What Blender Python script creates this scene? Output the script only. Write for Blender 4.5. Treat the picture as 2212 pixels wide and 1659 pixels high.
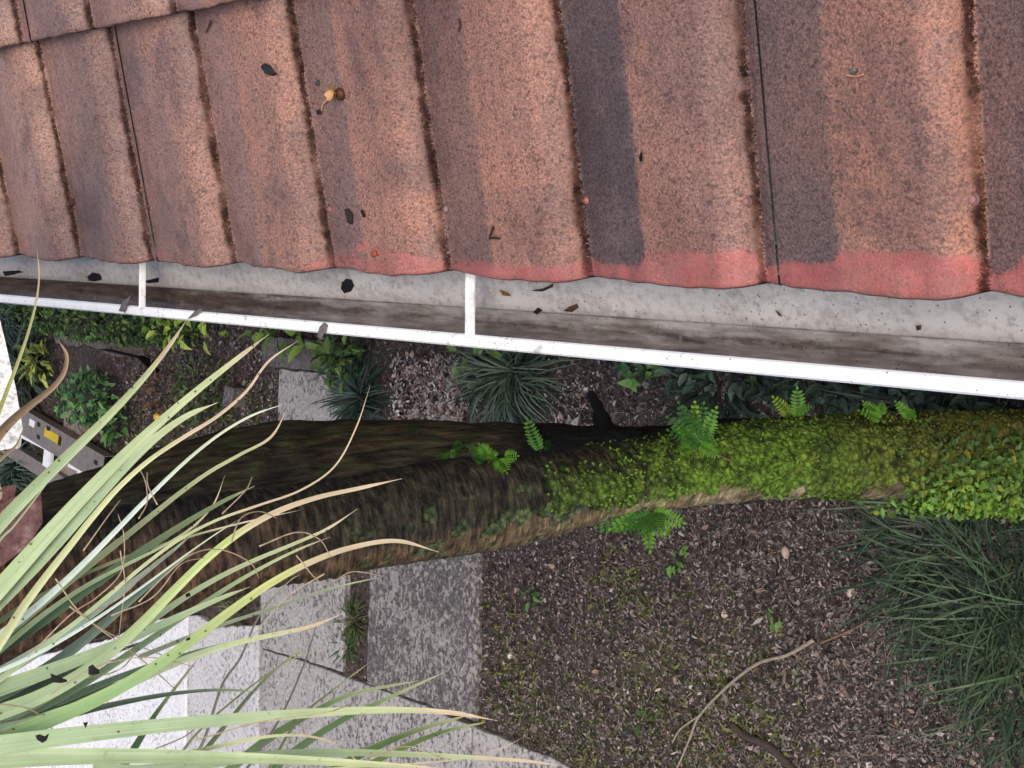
import bpy, math, random
import numpy as np
from mathutils import Vector, noise as mn
random.seed(7); RNG = np.random.default_rng(11)
for o in list(bpy.data.objects): bpy.data.objects.remove(o, do_unlink=True)
SC = bpy.context.scene; COL = SC.collection
# ------------------------------------------------------------------ camera
# House frame: X runs along the eave, Y points away from the house, Z is up; origin on the eave edge.
F = 3200.0; CX, CY = 1106.0, 829.5
PITCH = math.radians(18); MOD = .23; GZ = -2.4
Xc = np.array([3000., 355., -F]); Xc /= np.linalg.norm(Xc)
Sc = np.array([2100., 11500., F]); Sc -= Xc * (Sc @ Xc); Sc /= np.linalg.norm(Sc)
Nc = -np.cross(Xc, Sc)
Yc = math.cos(PITCH) * Sc + math.sin(PITCH) * Nc
Zc = math.cos(PITCH) * Nc - math.sin(PITCH) * Sc
W = np.array([Xc, Yc, Zc])
def ray(x, y): return np.array([(x - CX) / F, (y - CY) / F, 1.])
CAM = -(W @ (1.21036 * MOD / .2 * ray(1690, 603)))
cam = bpy.data.objects.new('camera', bpy.data.cameras.new('camera')); COL.objects.link(cam)
from mathutils import Matrix
M4 = Matrix.Identity(4)
for i in range(3):
    M4[i][0] = W[i, 0]; M4[i][1] = -W[i, 1]; M4[i][2] = -W[i, 2]; M4[i][3] = CAM[i]
cam.matrix_world = M4
cam.data.sensor_width = 36; cam.data.lens = 36 * F / 2212; cam.data.clip_start = .02; cam.data.clip_end = 500
SC.camera = cam
def atd(x, y, d): return CAM + W @ (ray(x, y) * d)
def at(x, y, z=GZ):
    r = W @ ray(x, y); return CAM + r * ((z - CAM[2]) / r[2])
def proj(p):
    c = W.T @ (np.asarray(p) - CAM); return c[0] / c[2] * F + CX, c[1] / c[2] * F + CY, c[2]
SD = np.array([0, math.cos(PITCH), -math.sin(PITCH)]); SN = np.array([0, math.sin(PITCH), math.cos(PITCH)])
def roof_ut(x, y):
    r = W @ ray(x, y); k = -(SN @ CAM) / (SN @ r); p = CAM + r * k
    return p[0], -(SD @ p)          # along the eave, distance up the slope
# ------------------------------------------------------------------ light
SUN_EL, SUN_AZ = math.radians(56), math.radians(-4)     # azimuth measured from +X towards +Y
sd = Vector((math.cos(SUN_EL) * math.cos(SUN_AZ), math.cos(SUN_EL) * math.sin(SUN_AZ), math.sin(SUN_EL)))
wd = bpy.data.worlds.new('World'); SC.world = wd; wd.use_nodes = True
wn = wd.node_tree.nodes; bg = wn['Background']; sky = wn.new('ShaderNodeTexSky'); sky.sky_type = 'NISHITA'
sky.sun_disc = False; sky.sun_elevation = SUN_EL; sky.sun_rotation = math.pi / 2 - SUN_AZ
sky.air_density = 1.0; sky.dust_density = 4.5; sky.ozone_density = 1.0
wd.node_tree.links.new(sky.outputs[0], bg.inputs[0]); bg.inputs[1].default_value = .148
sun = bpy.data.objects.new('sun', bpy.data.lights.new('sun', 'SUN')); COL.objects.link(sun)
sun.data.energy = .85; sun.data.angle = math.radians(38); sun.data.color = (1, .98, .95)
sun.rotation_euler = sd.to_track_quat('Z', 'Y').to_euler()
SC.view_settings.view_transform = 'Standard'; SC.view_settings.look = 'None'
SC.view_settings.exposure = .5; SC.view_settings.gamma = 1
# ------------------------------------------------------------------ helpers
def srgb(r, g, b): return tuple(((c / 255) / 12.92 if c <= 10 else (((c / 255) + .055) / 1.055) ** 2.4) for c in (r, g, b))
class MB:
    def __init__(s): s.v = []; s.f = []; s.c = []; s.uv = []
    def add(s, vs, fs, col=(1, 1, 1), uvs=None):
        o = len(s.v); s.v += [tuple(map(float, p)) for p in vs]; s.f += [tuple(i + o for i in q) for q in fs]
        s.c += (list(col) if isinstance(col, list) else [tuple(col)] * len(vs))
        s.uv += (uvs if uvs is not None else [(0, 0)] * len(vs))
    def build(s, name, mat, parent=None, smooth=True):
        me = bpy.data.meshes.new(name); me.from_pydata(s.v, [], s.f); me.update()
        a = me.color_attributes.new('col', 'FLOAT_COLOR', 'POINT')
        c = np.ones((len(s.v), 4), np.float32); c[:, :3] = np.array(s.c, np.float32).reshape(-1, 3); a.data.foreach_set('color', c.ravel())
        uvl = me.uv_layers.new(name='UVMap'); li = np.empty(len(me.loops), np.int32); me.loops.foreach_get('vertex_index', li)
        uvl.data.foreach_set('uv', np.array(s.uv, np.float32).reshape(-1, 2)[li].ravel())
        if smooth: me.polygons.foreach_set('use_smooth', [True] * len(me.polygons))
        me.materials.append(mat); o = bpy.data.objects.new(name, me); COL.objects.link(o)
        if parent: o.parent = parent
        return o
def thing(name, label, cat, group=None, loc=(0, 0, 0)):
    o = bpy.data.objects.new(name, None); COL.objects.link(o); o.empty_display_size = .05
    o.location = loc
    return tag(o, label, cat, group)
def tag(o, label, cat, group=None):
    o['label'] = label; o['category'] = cat
    if group: o['group'] = group
    return o
def kind(o, k, label=None, cat=None):
    o['kind'] = k
    if label: o['label'] = label
    if cat: o['category'] = cat
    return o
def reloc(o, parent):
    o.parent = parent; o.matrix_parent_inverse = Matrix.Translation(-Vector(parent.location)); return o
def nz(x, y, z=0.): return mn.noise(Vector((x, y, z)))
def sstep(a, b, x):
    t = min(1, max(0, (x - a) / (b - a))); return t * t * (3 - 2 * t)
def lerp(a, b, t): return tuple(p + (q - p) * t for p, q in zip(a, b))
def catmull(P, n):
    P = np.asarray(P, float); out = []
    Q = np.vstack([2 * P[0] - P[1], P, 2 * P[-1] - P[-2]])
    for i in range(len(P) - 1):
        a, b, c, d = Q[i:i + 4]
        for t in np.linspace(0, 1, n, endpoint=False):
            out.append(.5 * (2 * b + (c - a) * t + (2 * a - 5 * b + 4 * c - d) * t * t + (3 * b - a - 3 * c + d) * t ** 3))
    out.append(P[-1]); return np.array(out)
def unit(v): return v / (np.linalg.norm(v) + 1e-12)
# ---- node helper
class NT:
    def __init__(s, name, rough=.7, spec=.3):
        s.m = bpy.data.materials.new(name); s.m.use_nodes = True; s.t = s.m.node_tree; s.b = s.t.nodes['Principled BSDF']
        s.b.inputs['Roughness'].default_value = rough; s.b.inputs['Specular IOR Level'].default_value = spec
    def n(s, typ, **kw):
        x = s.t.nodes.new(typ)
        for k, v in kw.items():
            if k.startswith('_'): setattr(x, k[1:], v)
            else: s.set(x, k.replace('__', ' '), v)
        return x
    def set(s, x, k, v):
        i = x.inputs[int(k[1:]) if k[0] == 'i' and k[1:].isdigit() else k]
        if hasattr(v, 'is_output') or isinstance(v, bpy.types.NodeSocket): s.t.links.new(v, i)
        else: i.default_value = v if not (isinstance(v, tuple) and len(v) == 3 and i.type == 'RGBA') else v + (1,)
    def coord(s, w='Object'): return s.n('ShaderNodeTexCoord').outputs[w]
    def noise(s, vec, scale, detail=4, rough=.6, dist=0): return s.n('ShaderNodeTexNoise', Vector=vec, Scale=scale, Detail=detail, Roughness=rough, Distortion=dist).outputs['Fac']
    def vor(s, vec, scale, out='Distance'): return s.n('ShaderNodeTexVoronoi', Vector=vec, Scale=scale).outputs[out]
    def mapr(s, v, a, b, c=0., d=1., sm=True):
        x = s.n('ShaderNodeMapRange', Value=v); x.inputs[1].default_value = a; x.inputs[2].default_value = b; x.inputs[3].default_value = c; x.inputs[4].default_value = d
        if sm: x.interpolation_type = 'SMOOTHSTEP'
        return x.outputs[0]
    def math(s, op, a, b=0., c=None):
        x = s.t.nodes.new('ShaderNodeMath'); x.operation = op; s.set(x, 'i0', a); s.set(x, 'i1', b)
        if c is not None: s.set(x, 'i2', c)
        return x.outputs[0]
    def mix(s, f, a, b, mode='MIX'):
        x = s.t.nodes.new('ShaderNodeMix'); x.data_type = 'RGBA'; x.blend_type = mode
        s.set(x, 'i0', f); s.set(x, 'i6', a); s.set(x, 'i7', b); return x.outputs[2]
    def ramp(s, v, stops):
        x = s.n('ShaderNodeValToRGB', Fac=v); e = x.color_ramp.elements
        while len(e) < len(stops): e.new(.5)
        for q, (p, c) in zip(e, stops): q.position = p; q.color = tuple(c) + (1,)
        return x.outputs[0]
    def scalev(s, vec, sx, sy, sz):
        x = s.n('ShaderNodeMapping', Vector=vec); x.inputs['Scale'].default_value = (sx, sy, sz); return x.outputs[0]
    def attr(s, a='col'):
        x = s.t.nodes.new('ShaderNodeAttribute'); x.attribute_name = a; return x.outputs['Color']
    def bump(s, h, strength=.5, dist=.01):
        x = s.n('ShaderNodeBump', Height=h, Strength=strength, Distance=dist); s.t.links.new(x.outputs[0], s.b.inputs['Normal'])
    def col(s, c): s.set(s.b, 'Base Color', c); return s
    def rough(s, r): s.set(s.b, 'Roughness', r)
# ------------------------------------------------------------------ materials
def m_attr(name, rough=.6, spec=.3, scale=60, amt=.35, trans=0.):
    k = NT(name, rough, spec); n = k.noise(k.coord(), scale, 3)
    k.col(k.mix(1., k.attr(), k.ramp(n, [(.25, (1 - amt,) * 3), (.75, (1 + amt,) * 3)]), 'MULTIPLY'))
    if trans: k.b.inputs['Transmission Weight'].default_value = 0; k.b.inputs['Subsurface Weight'].default_value = 0
    return k.m
def m_roof():
    k = NT('chip_coated_roof', .5, .45); uv = k.coord('UV'); ob = k.coord()
    sx = k.n('ShaderNodeSeparateXYZ', Vector=uv); u, t = sx.outputs[0], sx.outputs[1]
    base = k.attr()
    big = k.noise(ob, 6, 5, .65); med = k.noise(ob, 24, 4, .6)
    c = k.mix(1., base, k.ramp(big, [(.3, (.60, .58, .62)), (.5, (1, 1, 1)), (.7, (1.28, 1.18, 1.08))]), 'MULTIPLY')
    c = k.mix(k.mapr(med, .48, .7, 0, .4), c, srgb(108, 88, 86))
    c = k.mix(k.mapr(k.noise(k.scalev(ob, 1, .7, 1), 9, 4, .62, .4), .52, .68, 0, .5), c, srgb(84, 68, 68))
    # run-off streaks down the slope
    st = k.noise(k.scalev(uv, 10, 1.2, 1), 4, 4, .6)
    c = k.mix(k.mapr(st, .52, .74, 0, .4), c, srgb(92, 72, 70))
    # stone chips
    ch = k.noise(ob, 390, 2, .75, .6); chv = k.vor(ob, 260, 'Color')
    g = k.n('ShaderNodeSeparateColor', Color=chv).outputs[0]
    sa = k.n('ShaderNodeSeparateColor', Color=base); painted = k.mapr(k.math('DIVIDE', sa.outputs[0], k.math('MAXIMUM', sa.outputs[1], .001)), 2.35, 2.95)
    c0 = c
    c = k.mix(1., c, k.ramp(ch, [(.32, (.42, .38, .38)), (.5, (.97, .97, .97)), (.67, (1.55, 1.49, 1.42))]), 'MULTIPLY')
    c = k.mix(k.mapr(g, .78, 1, 0, .5), c, srgb(52, 36, 33))
    c = k.mix(k.math('MULTIPLY', painted, .62), c, k.mix(.35, base, c0))
    # dirt lodged along each valley, u counts modules
    fr = k.math('FRACT', k.math('ADD', k.math('DIVIDE', u, MOD), 100.08 + .508))
    wob = k.math('MULTIPLY', k.math('SUBTRACT', k.noise(ob, 22, 3), .5), .03)
    d = k.math('ABSOLUTE', k.math('ADD', k.math('SUBTRACT', fr, .5), k.math('ADD', wob, k.math('MULTIPLY', k.math('SUBTRACT', ch, .5), .05))))
    lod = k.noise(k.scalev(uv, 3, 9, 1), 3, 4, .7)
    wid = k.mapr(lod, .3, .7, .010, .022)
    vm = k.math('MULTIPLY', k.mapr(k.math('DIVIDE', d, wid), .35, 1.45, 1, 0), k.mapr(k.noise(ob, 55, 3), .3, .6, .75, 1.))
    vm = k.math('MULTIPLY', vm, k.mapr(k.noise(k.scalev(uv, 1.5, 3, 1), 4, 3), .32, .52, .42, 1.))
    c = k.mix(k.math('MULTIPLY', vm, .92), c, k.ramp(k.noise(ob, 120, 3), [(.38, srgb(18, 11, 10)), (.58, srgb(42, 25, 20)), (.72, srgb(84, 52, 38))]))
    k.col(c)
    k.rough(k.math('ADD', k.mapr(k.noise(ob, 14, 3), .35, .65, .36, .62), k.math('MULTIPLY', vm, .4))); k.set(k.b, 'Specular IOR Level', k.mapr(vm, 0, .7, .45, .02))
    k.bump(k.math('ADD', k.math('MULTIPLY', ch, .8), k.math('MULTIPLY', k.noise(ob, 900, 1), .2)), .55, .003)
    return k.m
def m_gutter():
    k = NT('white_painted_gutter', .35, .5); uv = k.coord('UV'); ob = k.coord()
    sx = k.n('ShaderNodeSeparateXYZ', Vector=uv); u, v = sx.outputs[0], sx.outputs[1]
    dirt = k.attr()                     # r: silt, g: brown crust, b: clean rim
    sc = k.n('ShaderNodeSeparateColor', Color=dirt)
    n1 = k.noise(k.scalev(ob, 1, 3, 3), 14, 5, .65); n2 = k.noise(ob, 90, 4, .7); n3 = k.noise(k.scalev(ob, .35, 3, 3), 40, 4, .65)
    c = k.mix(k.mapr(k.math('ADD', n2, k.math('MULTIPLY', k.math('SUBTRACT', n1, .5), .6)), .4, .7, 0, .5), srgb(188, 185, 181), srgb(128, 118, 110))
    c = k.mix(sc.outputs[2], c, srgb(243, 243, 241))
    silt = k.mapr(k.math('ADD', sc.outputs[0], k.math('MULTIPLY', k.math('SUBTRACT', n1, .5), .9)), .25, .75)
    c = k.mix(silt, c, k.ramp(n3, [(.3, srgb(84, 75, 70)), (.5, srgb(114, 105, 100)), (.72, srgb(148, 141, 137))]))
    n4 = k.noise(k.scalev(ob, .3, 2.2, 2.2), 30, 6, .72, .6)
    crust = k.math('MULTIPLY', k.mapr(k.math('ADD', sc.outputs[1], k.math('ADD', k.math('MULTIPLY', k.math('SUBTRACT', n4, .5), 1.5), k.math('MULTIPLY', k.math('SUBTRACT', n2, .5), .5))), .38, .85), .85)
    c = k.mix(crust, c, k.ramp(n3, [(.3, srgb(40, 30, 25)), (.7, srgb(92, 73, 62))]))
    sp = k.mapr(k.vor(ob, 130), .09, .16, 1, 0)
    spm = k.math('MULTIPLY', sp, k.mapr(k.noise(k.scalev(ob, 1, 1, 1), 9, 2), .4, .55, 0, 1.))
    c = k.mix(k.math('MULTIPLY', spm, .85), c, srgb(40, 36, 34))
    wear = k.mapr(k.noise(ob, 60, 4, .75), .56, .66, 0, .6)
    c = k.mix(k.math('MULTIPLY', wear, k.mapr(k.noise(ob, 5, 2), .45, .6)), c, srgb(128, 124, 120))
    k.col(c); k.rough(k.mapr(silt, 0, 1, .35, .3)); k.bump(k.math('ADD', n2, k.math('MULTIPLY', crust, .8)), .3, .003); return k.m
def m_white(name, lo=(186, 184, 180), hi=(236, 235, 232), scale=30, rough=.5, sx=1, sy=1, sz=1):
    k = NT(name, rough, .4); ob = k.coord(); n = k.noise(k.scalev(ob, sx, sy, sz), scale, 5, .7)
    c = k.ramp(n, [(.3, srgb(*lo)), (.55, srgb(*hi))])
    c = k.mix(k.mapr(k.vor(ob, 90), .08, .13, .6, 0), c, srgb(70, 66, 62)); k.col(c); k.bump(n, .3, .004); return k.m
def m_paver(name, light, dark, cover, lscale=1.):
    """worn concrete: pale paste with dark pits, lichen and trapped soil; cover sets how much of it is dark"""
    k = NT(name, .85, .25); ob = k.coord()
    n1 = k.noise(ob, 70 * lscale, 4, .65); n2 = k.noise(k.scalev(ob, 1.25, .8, 1), 58 * lscale, 4, .66, .5); n3 = k.noise(ob, 3.5, 3, .6)
    c = k.ramp(n1, [(.3, lerp(light, dark, .35)), (.55, light), (.72, lerp(light, (1, 1, 1), .15))])
    sp = k.mapr(k.math('ADD', n2, k.math('MULTIPLY', k.math('SUBTRACT', n3, .5), .35)), .635 - cover * .3, .76 - cover * .3)
    c = k.mix(k.math('MULTIPLY', sp, .84), c, k.ramp(n1, [(.35, dark), (.7, lerp(dark, light, .3))]))
    c = k.mix(k.mapr(k.noise(ob, 8, 4, .7), .56, .75, 0, .5), c, lerp(light, dark, .6))
    k.col(c); k.bump(k.math('SUBTRACT', n1, k.math('MULTIPLY', sp, .8)), .5, .006); return k.m
def m_soil():
    k = NT('garden_soil', .9, .2); ob = k.coord(); a = k.attr()
    n1 = k.noise(ob, 40, 6, .7); n2 = k.noise(ob, 150, 4, .7); n3 = k.noise(ob, 5, 4, .6)
    c = k.ramp(n1, [(.28, srgb(32, 27, 26)), (.48, srgb(78, 68, 64)), (.66, srgb(116, 102, 96)), (.8, srgb(140, 122, 114))])
    c = k.mix(1., c, k.ramp(n2, [(.3, (.5, .5, .5)), (.7, (1.45, 1.42, 1.4))]), 'MULTIPLY')
    c = k.mix(k.mapr(n3, .4, .7, 0, .6), c, k.mix(.5, c, srgb(96, 92, 90)))
    sc = k.n('ShaderNodeSeparateColor', Color=a)    # g marks mossy ground
    mo = k.mapr(k.math('ADD', sc.outputs[1], k.math('MULTIPLY', k.math('SUBTRACT', k.noise(ob, 22, 4, .7), .5), 1.4)), .5, .85, 0, .7)
    c = k.mix(mo, c, k.ramp(n2, [(.35, srgb(44, 46, 26)), (.65, srgb(104, 106, 66))]))
    k.col(c); k.bump(k.math('ADD', n1, k.math('MULTIPLY', n2, .5)), .9, .02); return k.m
def m_bark():
    k = NT('tree_bark', .8, .25); uv = k.coord('UV'); ob = k.coord()
    sc = k.n('ShaderNodeSeparateColor', Color=k.attr()); gm = k.mapr(k.math('SUBTRACT', sc.outputs[1], sc.outputs[0]), -.012, .02)
    lump = k.vor(ob, 75); lump2 = k.noise(ob, 130, 4, .7)
    ring = k.noise(k.scalev(uv, 1, .22, 1), 95, 3, .5, .15); fine = k.noise(k.scalev(uv, 1, .5, 1), 260, 3, .7); mid = k.noise(ob, 34, 5, .7)
    rg = k.ramp(ring, [(.36, (.3, .29, .29)), (.5, (.9, .9, .9)), (.64, (1.9, 1.75, 1.55))])
    rg = k.mix(k.mapr(sc.outputs[0], .05, .16, 0, .65), rg, (.95, .93, .9))
    rr = k.mix(gm, rg, k.ramp(lump, [(.0, (1.35, 1.3, 1.2)), (.35, (.95, .95, .95)), (.75, (.35, .37, .35))]))
    c = k.mix(1., k.attr(), rr, 'MULTIPLY')
    c = k.mix(1., c, k.ramp(mid, [(.34, (.4, .4, .4)), (.5, (1, 1, 1)), (.66, (1.6, 1.55, 1.45))]), 'MULTIPLY')
    k.col(c); k.bump(k.math('ADD', k.math('MULTIPLY', ring, k.math('SUBTRACT', 1., gm)), k.math('ADD', k.math('MULTIPLY', mid, .6), k.math('MULTIPLY', gm, k.math('SUBTRACT', k.math('MULTIPLY', lump2, .8), lump)))), .9, .012); return k.m
def m_bark_furrow():
    k = NT('furrowed_bark', .85, .25); uv = k.coord('UV'); ob = k.coord()
    fur = k.noise(k.scalev(uv, .16, 1, 1), 75, 4, .65, .5); mid = k.noise(ob, 40, 5, .7)
    c = k.mix(1., k.attr(), k.ramp(fur, [(.34, (.22, .21, .2)), (.5, (.9, .9, .9)), (.66, (1.9, 1.8, 1.6))]), 'MULTIPLY')
    c = k.mix(k.mapr(k.vor(ob, 70), .07, .12, .5, 0), c, srgb(110, 110, 88))
    k.col(c); k.bump(k.math('ADD', fur, k.math('MULTIPLY', mid, .5)), 1., .015); return k.m
def m_leaf():
    k = NT('sword_leaf', .38, .6); uv = k.coord('UV'); ob = k.coord()
    st = k.noise(k.scalev(uv, 1, 40, 1), 7, 4, .6); sp = k.vor(ob, 75); big = k.noise(ob, 16, 3)
    c = k.mix(1., k.attr(), k.ramp(st, [(.3, (.64, .7, .62)), (.7, (1.25, 1.2, 1.28))]), 'MULTIPLY')
    c = k.mix(1., c, k.ramp(big, [(.3, (.86, .88, .84)), (.7, (1.12, 1.1, 1.1))]), 'MULTIPLY')
    spm = k.math('MULTIPLY', k.mapr(sp, .09, .14, 1, 0), k.mapr(k.noise(ob, 28, 2), .42, .5))
    c = k.mix(k.math('MULTIPLY', spm, .85), c, srgb(44, 52, 34))
    c = k.mix(k.math('MULTIPLY', k.mapr(k.noise(ob, 130, 3, .7), .62, .7), .5), c, srgb(120, 120, 84))
    k.col(c); k.bump(st, .25, .002); return k.m
def m_timber(name, lo, hi):
    k = NT(name, .7, .3); ob = k.coord(); n = k.noise(k.scalev(ob, 1, 1, 1), 26, 5, .7); f = k.noise(ob, 110, 4, .75)
    c = k.ramp(n, [(.3, srgb(*lo)), (.6, srgb(*hi)), (.75, lerp(srgb(*hi), (1, 1, 1), .25))])
    c = k.mix(k.mapr(f, .56, .68, 0, .6), c, lerp(srgb(*lo), (0, 0, 0), .5)); k.col(c); k.bump(f, .5, .004); return k.m
def m_plain(name, c, rough=.6, spec=.3, scale=50, amt=.3, metal=0):
    k = NT(name, rough, spec); n = k.noise(k.coord(), scale, 4); k.b.inputs['Metallic'].default_value = metal
    k.col(k.ramp(n, [(.3, tuple(x * (1 - amt) for x in c)), (.7, tuple(x * (1 + amt) for x in c))])); k.bump(n, .2, .003); return k.m
M = dict(roof=m_roof(), gutter=m_gutter(), white=m_white('white_painted_metal', rough=.35), post=m_white('weathered_white_paint', (150, 148, 142), (232, 232, 228), 22, .7, 1.2, 6, 6),
    soil=m_soil(), bark=m_bark(), furrow=m_bark_furrow(), leaf=m_leaf(), plant=m_attr('plant_leaf', .5, .35, 90, .3), litter=m_attr('leaf_litter', .8, .2, 120, .45),
    moss=m_attr('moss', .9, .1, 150, .4), twig=m_attr('dry_twig', .8, .2, 120, .35),
    pav_pale=m_paver('pale_concrete', srgb(176, 171, 166), srgb(58, 52, 50), .42), pav_speck=m_paver('speckled_concrete', srgb(160, 154, 149), srgb(44, 39, 38), .7),
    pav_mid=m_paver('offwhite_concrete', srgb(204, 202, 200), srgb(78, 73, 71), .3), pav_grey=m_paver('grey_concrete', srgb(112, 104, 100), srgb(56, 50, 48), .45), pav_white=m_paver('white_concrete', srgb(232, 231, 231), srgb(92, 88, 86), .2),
    brick=m_timber('weathered_red_timber', (62, 34, 33), (136, 98, 94)), alu=m_plain('dull_aluminium', srgb(118, 108, 101), .5, .5, 40, .25), alu_bright=m_plain('bright_aluminium', srgb(226, 226, 224), .35, .5, 40, .1),  # rail aluminium is darkened: its shade sits in the colour
    yellow=m_plain('yellow_sticker', srgb(196, 168, 22), .5, .4, 30, .15), black=m_plain('black_plastic', (.012, .012, .013), .6, .3), wall=m_plain('rendered_wall', srgb(176, 168, 158), .8, .2, 20, .15),
    conc_edge=m_paver('pink_concrete', srgb(150, 132, 127), srgb(84, 70, 66), .3), timber=m_timber('fascia_timber', (170, 168, 160), (220, 218, 212)))
# ------------------------------------------------------------------ ground
def ax(lo, hi, step, far):
    a = list(np.arange(lo, hi, step)); e = step; p = []; q = []; x = lo; y = hi
    while x > -far: e *= 1.5; x -= e; p.append(x)
    e = step
    while y < far: q.append(y); e *= 1.5; y += e
    return np.array(p[::-1] + a + q)
def gz(x, y): return GZ + .018 * nz(x * 1.7, y * 1.7, 3) + .007 * nz(x * 7, y * 7, 5)
MOSSY = [(1150, 1560, .35), (1400, 1500, .42), (1580, 1450, .3), (1500, 1620, .4), (1250, 1640, .3), (1100, 1420, .22), (380, 960, .5), (300, 990, .35), (480, 920, .3), (1650, 1600, .25), (560, 950, .25), (1350, 1280, .15)]
MP = [(at(x, y)[:2], r) for x, y, r in MOSSY]
def mossy(x, y): return max(0., max(1 - math.hypot(x - p[0], y - p[1]) / r for p, r in MP))
xs = ax(-8., -.2, .035, 90); ys = ax(-.6, 3., .035, 90); g = MB()
vs = []; cs = []
for y in ys:
    for x in xs:
        near = -9 < x < 1 and -1 < y < 4
        vs.append((x, y, gz(x, y) + (.006 * nz(x * 22, y * 22, 1) if near else 0))); cs.append((0, mossy(x, y) if near else .2, 0))
nx = len(xs)
g.add(vs, [(j * nx + i, j * nx + i + 1, (j + 1) * nx + i + 1, (j + 1) * nx + i) for j in range(len(ys) - 1) for i in range(nx - 1)], cs)
kind(g.build('ground', M['soil']), 'structure')
# ------------------------------------------------------------------ house: roof, gutter, wall
house = thing('house', 'house eave with red chip-coated pan roof and white gutter', 'house')
CRS = .353 * .98; STEP = .022; EOFF = .006
def prof(u):
    v = (u / MOD + .08) % 1.0
    P = [(0, 0), (.05, .002), (.40, .0185), (.46, .0205), (.70, .029), (.86, .029), (.93, .022), (1.0, 0)]
    for (a, b), (c, d) in zip(P, P[1:]):
        if v <= c: return b + (d - b) * (v - a) / (c - a)
    return 0
def roof_pt(u, t, h): return np.array([u, 0, 0]) - SD * t + SN * h
PU, PT = zip(*[(-12, -6), (-6, -6), (-5.3, 3), (-5, 9), (-4.6, 7), (-4.2, -2), (-4, -4), (-3.4, -4), (-3.2, 6), (-2.9, 13), (-2.66, 38), (-2.5, 27), (-2.35, 24), (-2.15, 19), (-2.05, 6), (-1.9, 13), (-1.7, 11), (-1.3, 12), (-1.05, 14), (-.95, 11), (-.7, 14), (-.64, 29), (-.3, 33), (-.12, 30), (-.06, 10), (.02, 17), (.3, 21), (.37, 34), (.7, 36), (.88, 30), (.95, 10), (1.03, 16), (1.1, 32), (1.5, 30), (4, 26)])
def sheet_col(u, t):
    v = (u / MOD + .08) % 1.0
    L = sstep(-1.5, -.45, u + .1 * nz(u * 2, t * 4, 9))
    pan = lerp(srgb(146, 116, 105), srgb(152, 111, 95), L)
    dark = lerp(srgb(141, 110, 101), srgb(88, 74, 73), sstep(-.85, -.3, u))  # weathered tone of the rising faces, with their shading contrast painted in
    je = .012 * nz(u * 3, t * 22, 4) + .012 * nz(1, t * 60, 2)
    w = (1 - sstep(.40 + je, .445 + je, v)) * min(1, max(.25, .85 + 1.1 * nz(math.floor(u / MOD + .08) * 3.7, t * 3.2, 6) + (.6 if u > -.3 else 0)))
    # the left part of the third pan and the far left are greyer
    c = lerp(pan, dark, w)
    gy = sstep(-.1, .35, nz(u * 1.9, t * 2.6, 4) + .35 * nz(u * 6, t * 5, 2)) * .7
    c = lerp(c, srgb(104, 84, 80), gy)
    rd = sstep(.12, .45, nz(u * 2.3 + 7, t * 1.6, 8)) * .5
    c = lerp(c, srgb(158, 110, 90), rd * (1 - .8 * w))
    if t < .09:                          # brush-painted red strip along the front edge
        th = np.interp(u / MOD, PU, PT) * .001 + .0035 * nz(u * 34, 3, 1) + .002 * nz(u * 120, t * 120, 2)
        k = sstep(-.0035, .0035, th - t) * min(1, max(0, np.interp(u / MOD, PU, PT)) / 9) * (.28 if u < -.75 else .6 if u < -.45 else .88)
        if abs(u / MOD + 2.62) < .2 and .010 < t < th - .011: k *= .25
        c = lerp(c, lerp(srgb(158, 76, 70), srgb(192, 112, 107), .5 + .6 * nz(u * 20, t * 40, 5)), k * max(0, min(1, .8 + .5 * nz(u * 60, t * 60, 8) + .7 * nz(u * 11, t * 14, 3))))
    return c
def roof_sheet(u0, u1, row, parent, label=None):
    mb = MB(); t0 = row * CRS - EOFF; t1 = t0 + CRS + .03
    nu = max(8, int((u1 - u0) / MOD * (48 if row == 0 else 26))); nt = 26 if row < 2 else 8
    us = np.linspace(u0, u1, nu + 1); ts = [-.001, .0, .004] + (list(np.arange(.007, .085, .003)) if row == 0 else []) + list(np.linspace(.088 if row == 0 else .012, t1 - t0, nt))
    V = []; C = []; U = []
    for j, t in enumerate(ts):
        for u in us:
            lift = STEP * (1 - max(t, 0) / CRS) - STEP + .0006 * row + .0005
            scal = .004 * nz(u * 9, row * 3, 2) + .0025 * nz(u * 31, row, 7)
            h = prof(u) + lift + .0012 * nz(u * 11, (t0 + t) * 8, 1)
            if u > u1 - .012: h += .0022
            if row: h += .004
            if row and j == 0: h -= .004
            if j == 0: h -= .024; tt = t0 + scal + .003
            elif j == 1: h -= .004; tt = t0 + scal
            elif j == 2: tt = t0 + scal + .003
            else: tt = t0 + t
            V.append(roof_pt(u, tt, h)); C.append(sheet_col(u, t0 + t) if j > 1 else srgb(74, 36, 30)); U.append((u, (t0 + t) if row == 0 else t0 + t + .2))  # front nose coloured dark red for the shadow gap under the edge
    n = nu + 1
    mb.add(V, [(j * n + i, j * n + i + 1, (j + 1) * n + i + 1, (j + 1) * n + i) for j in range(len(ts) - 1) for i in range(nu)], C, U)
    o = mb.build('roof_sheet', M['roof'], parent)
    if label: o['label'] = label
    return o
W5 = 5 * MOD
low = [roof_sheet(a * W5, (a + 1) * W5 - .0008, 0, house, l) for a, l in ((-3, None), (-2, 'dull pink roof sheet at far end'), (-1, 'roof sheet in the middle with patchy red edge'), (0, 'roof sheet with bright red painted edge'), (1, None))]
for row in range(1, 7):
    off = -.9 * MOD if row % 2 else 0
    for a in (-3, -2, -1, 0, 1): roof_sheet(a * W5 + off, (a + 1) * W5 + off - .0008, row, house)
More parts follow.
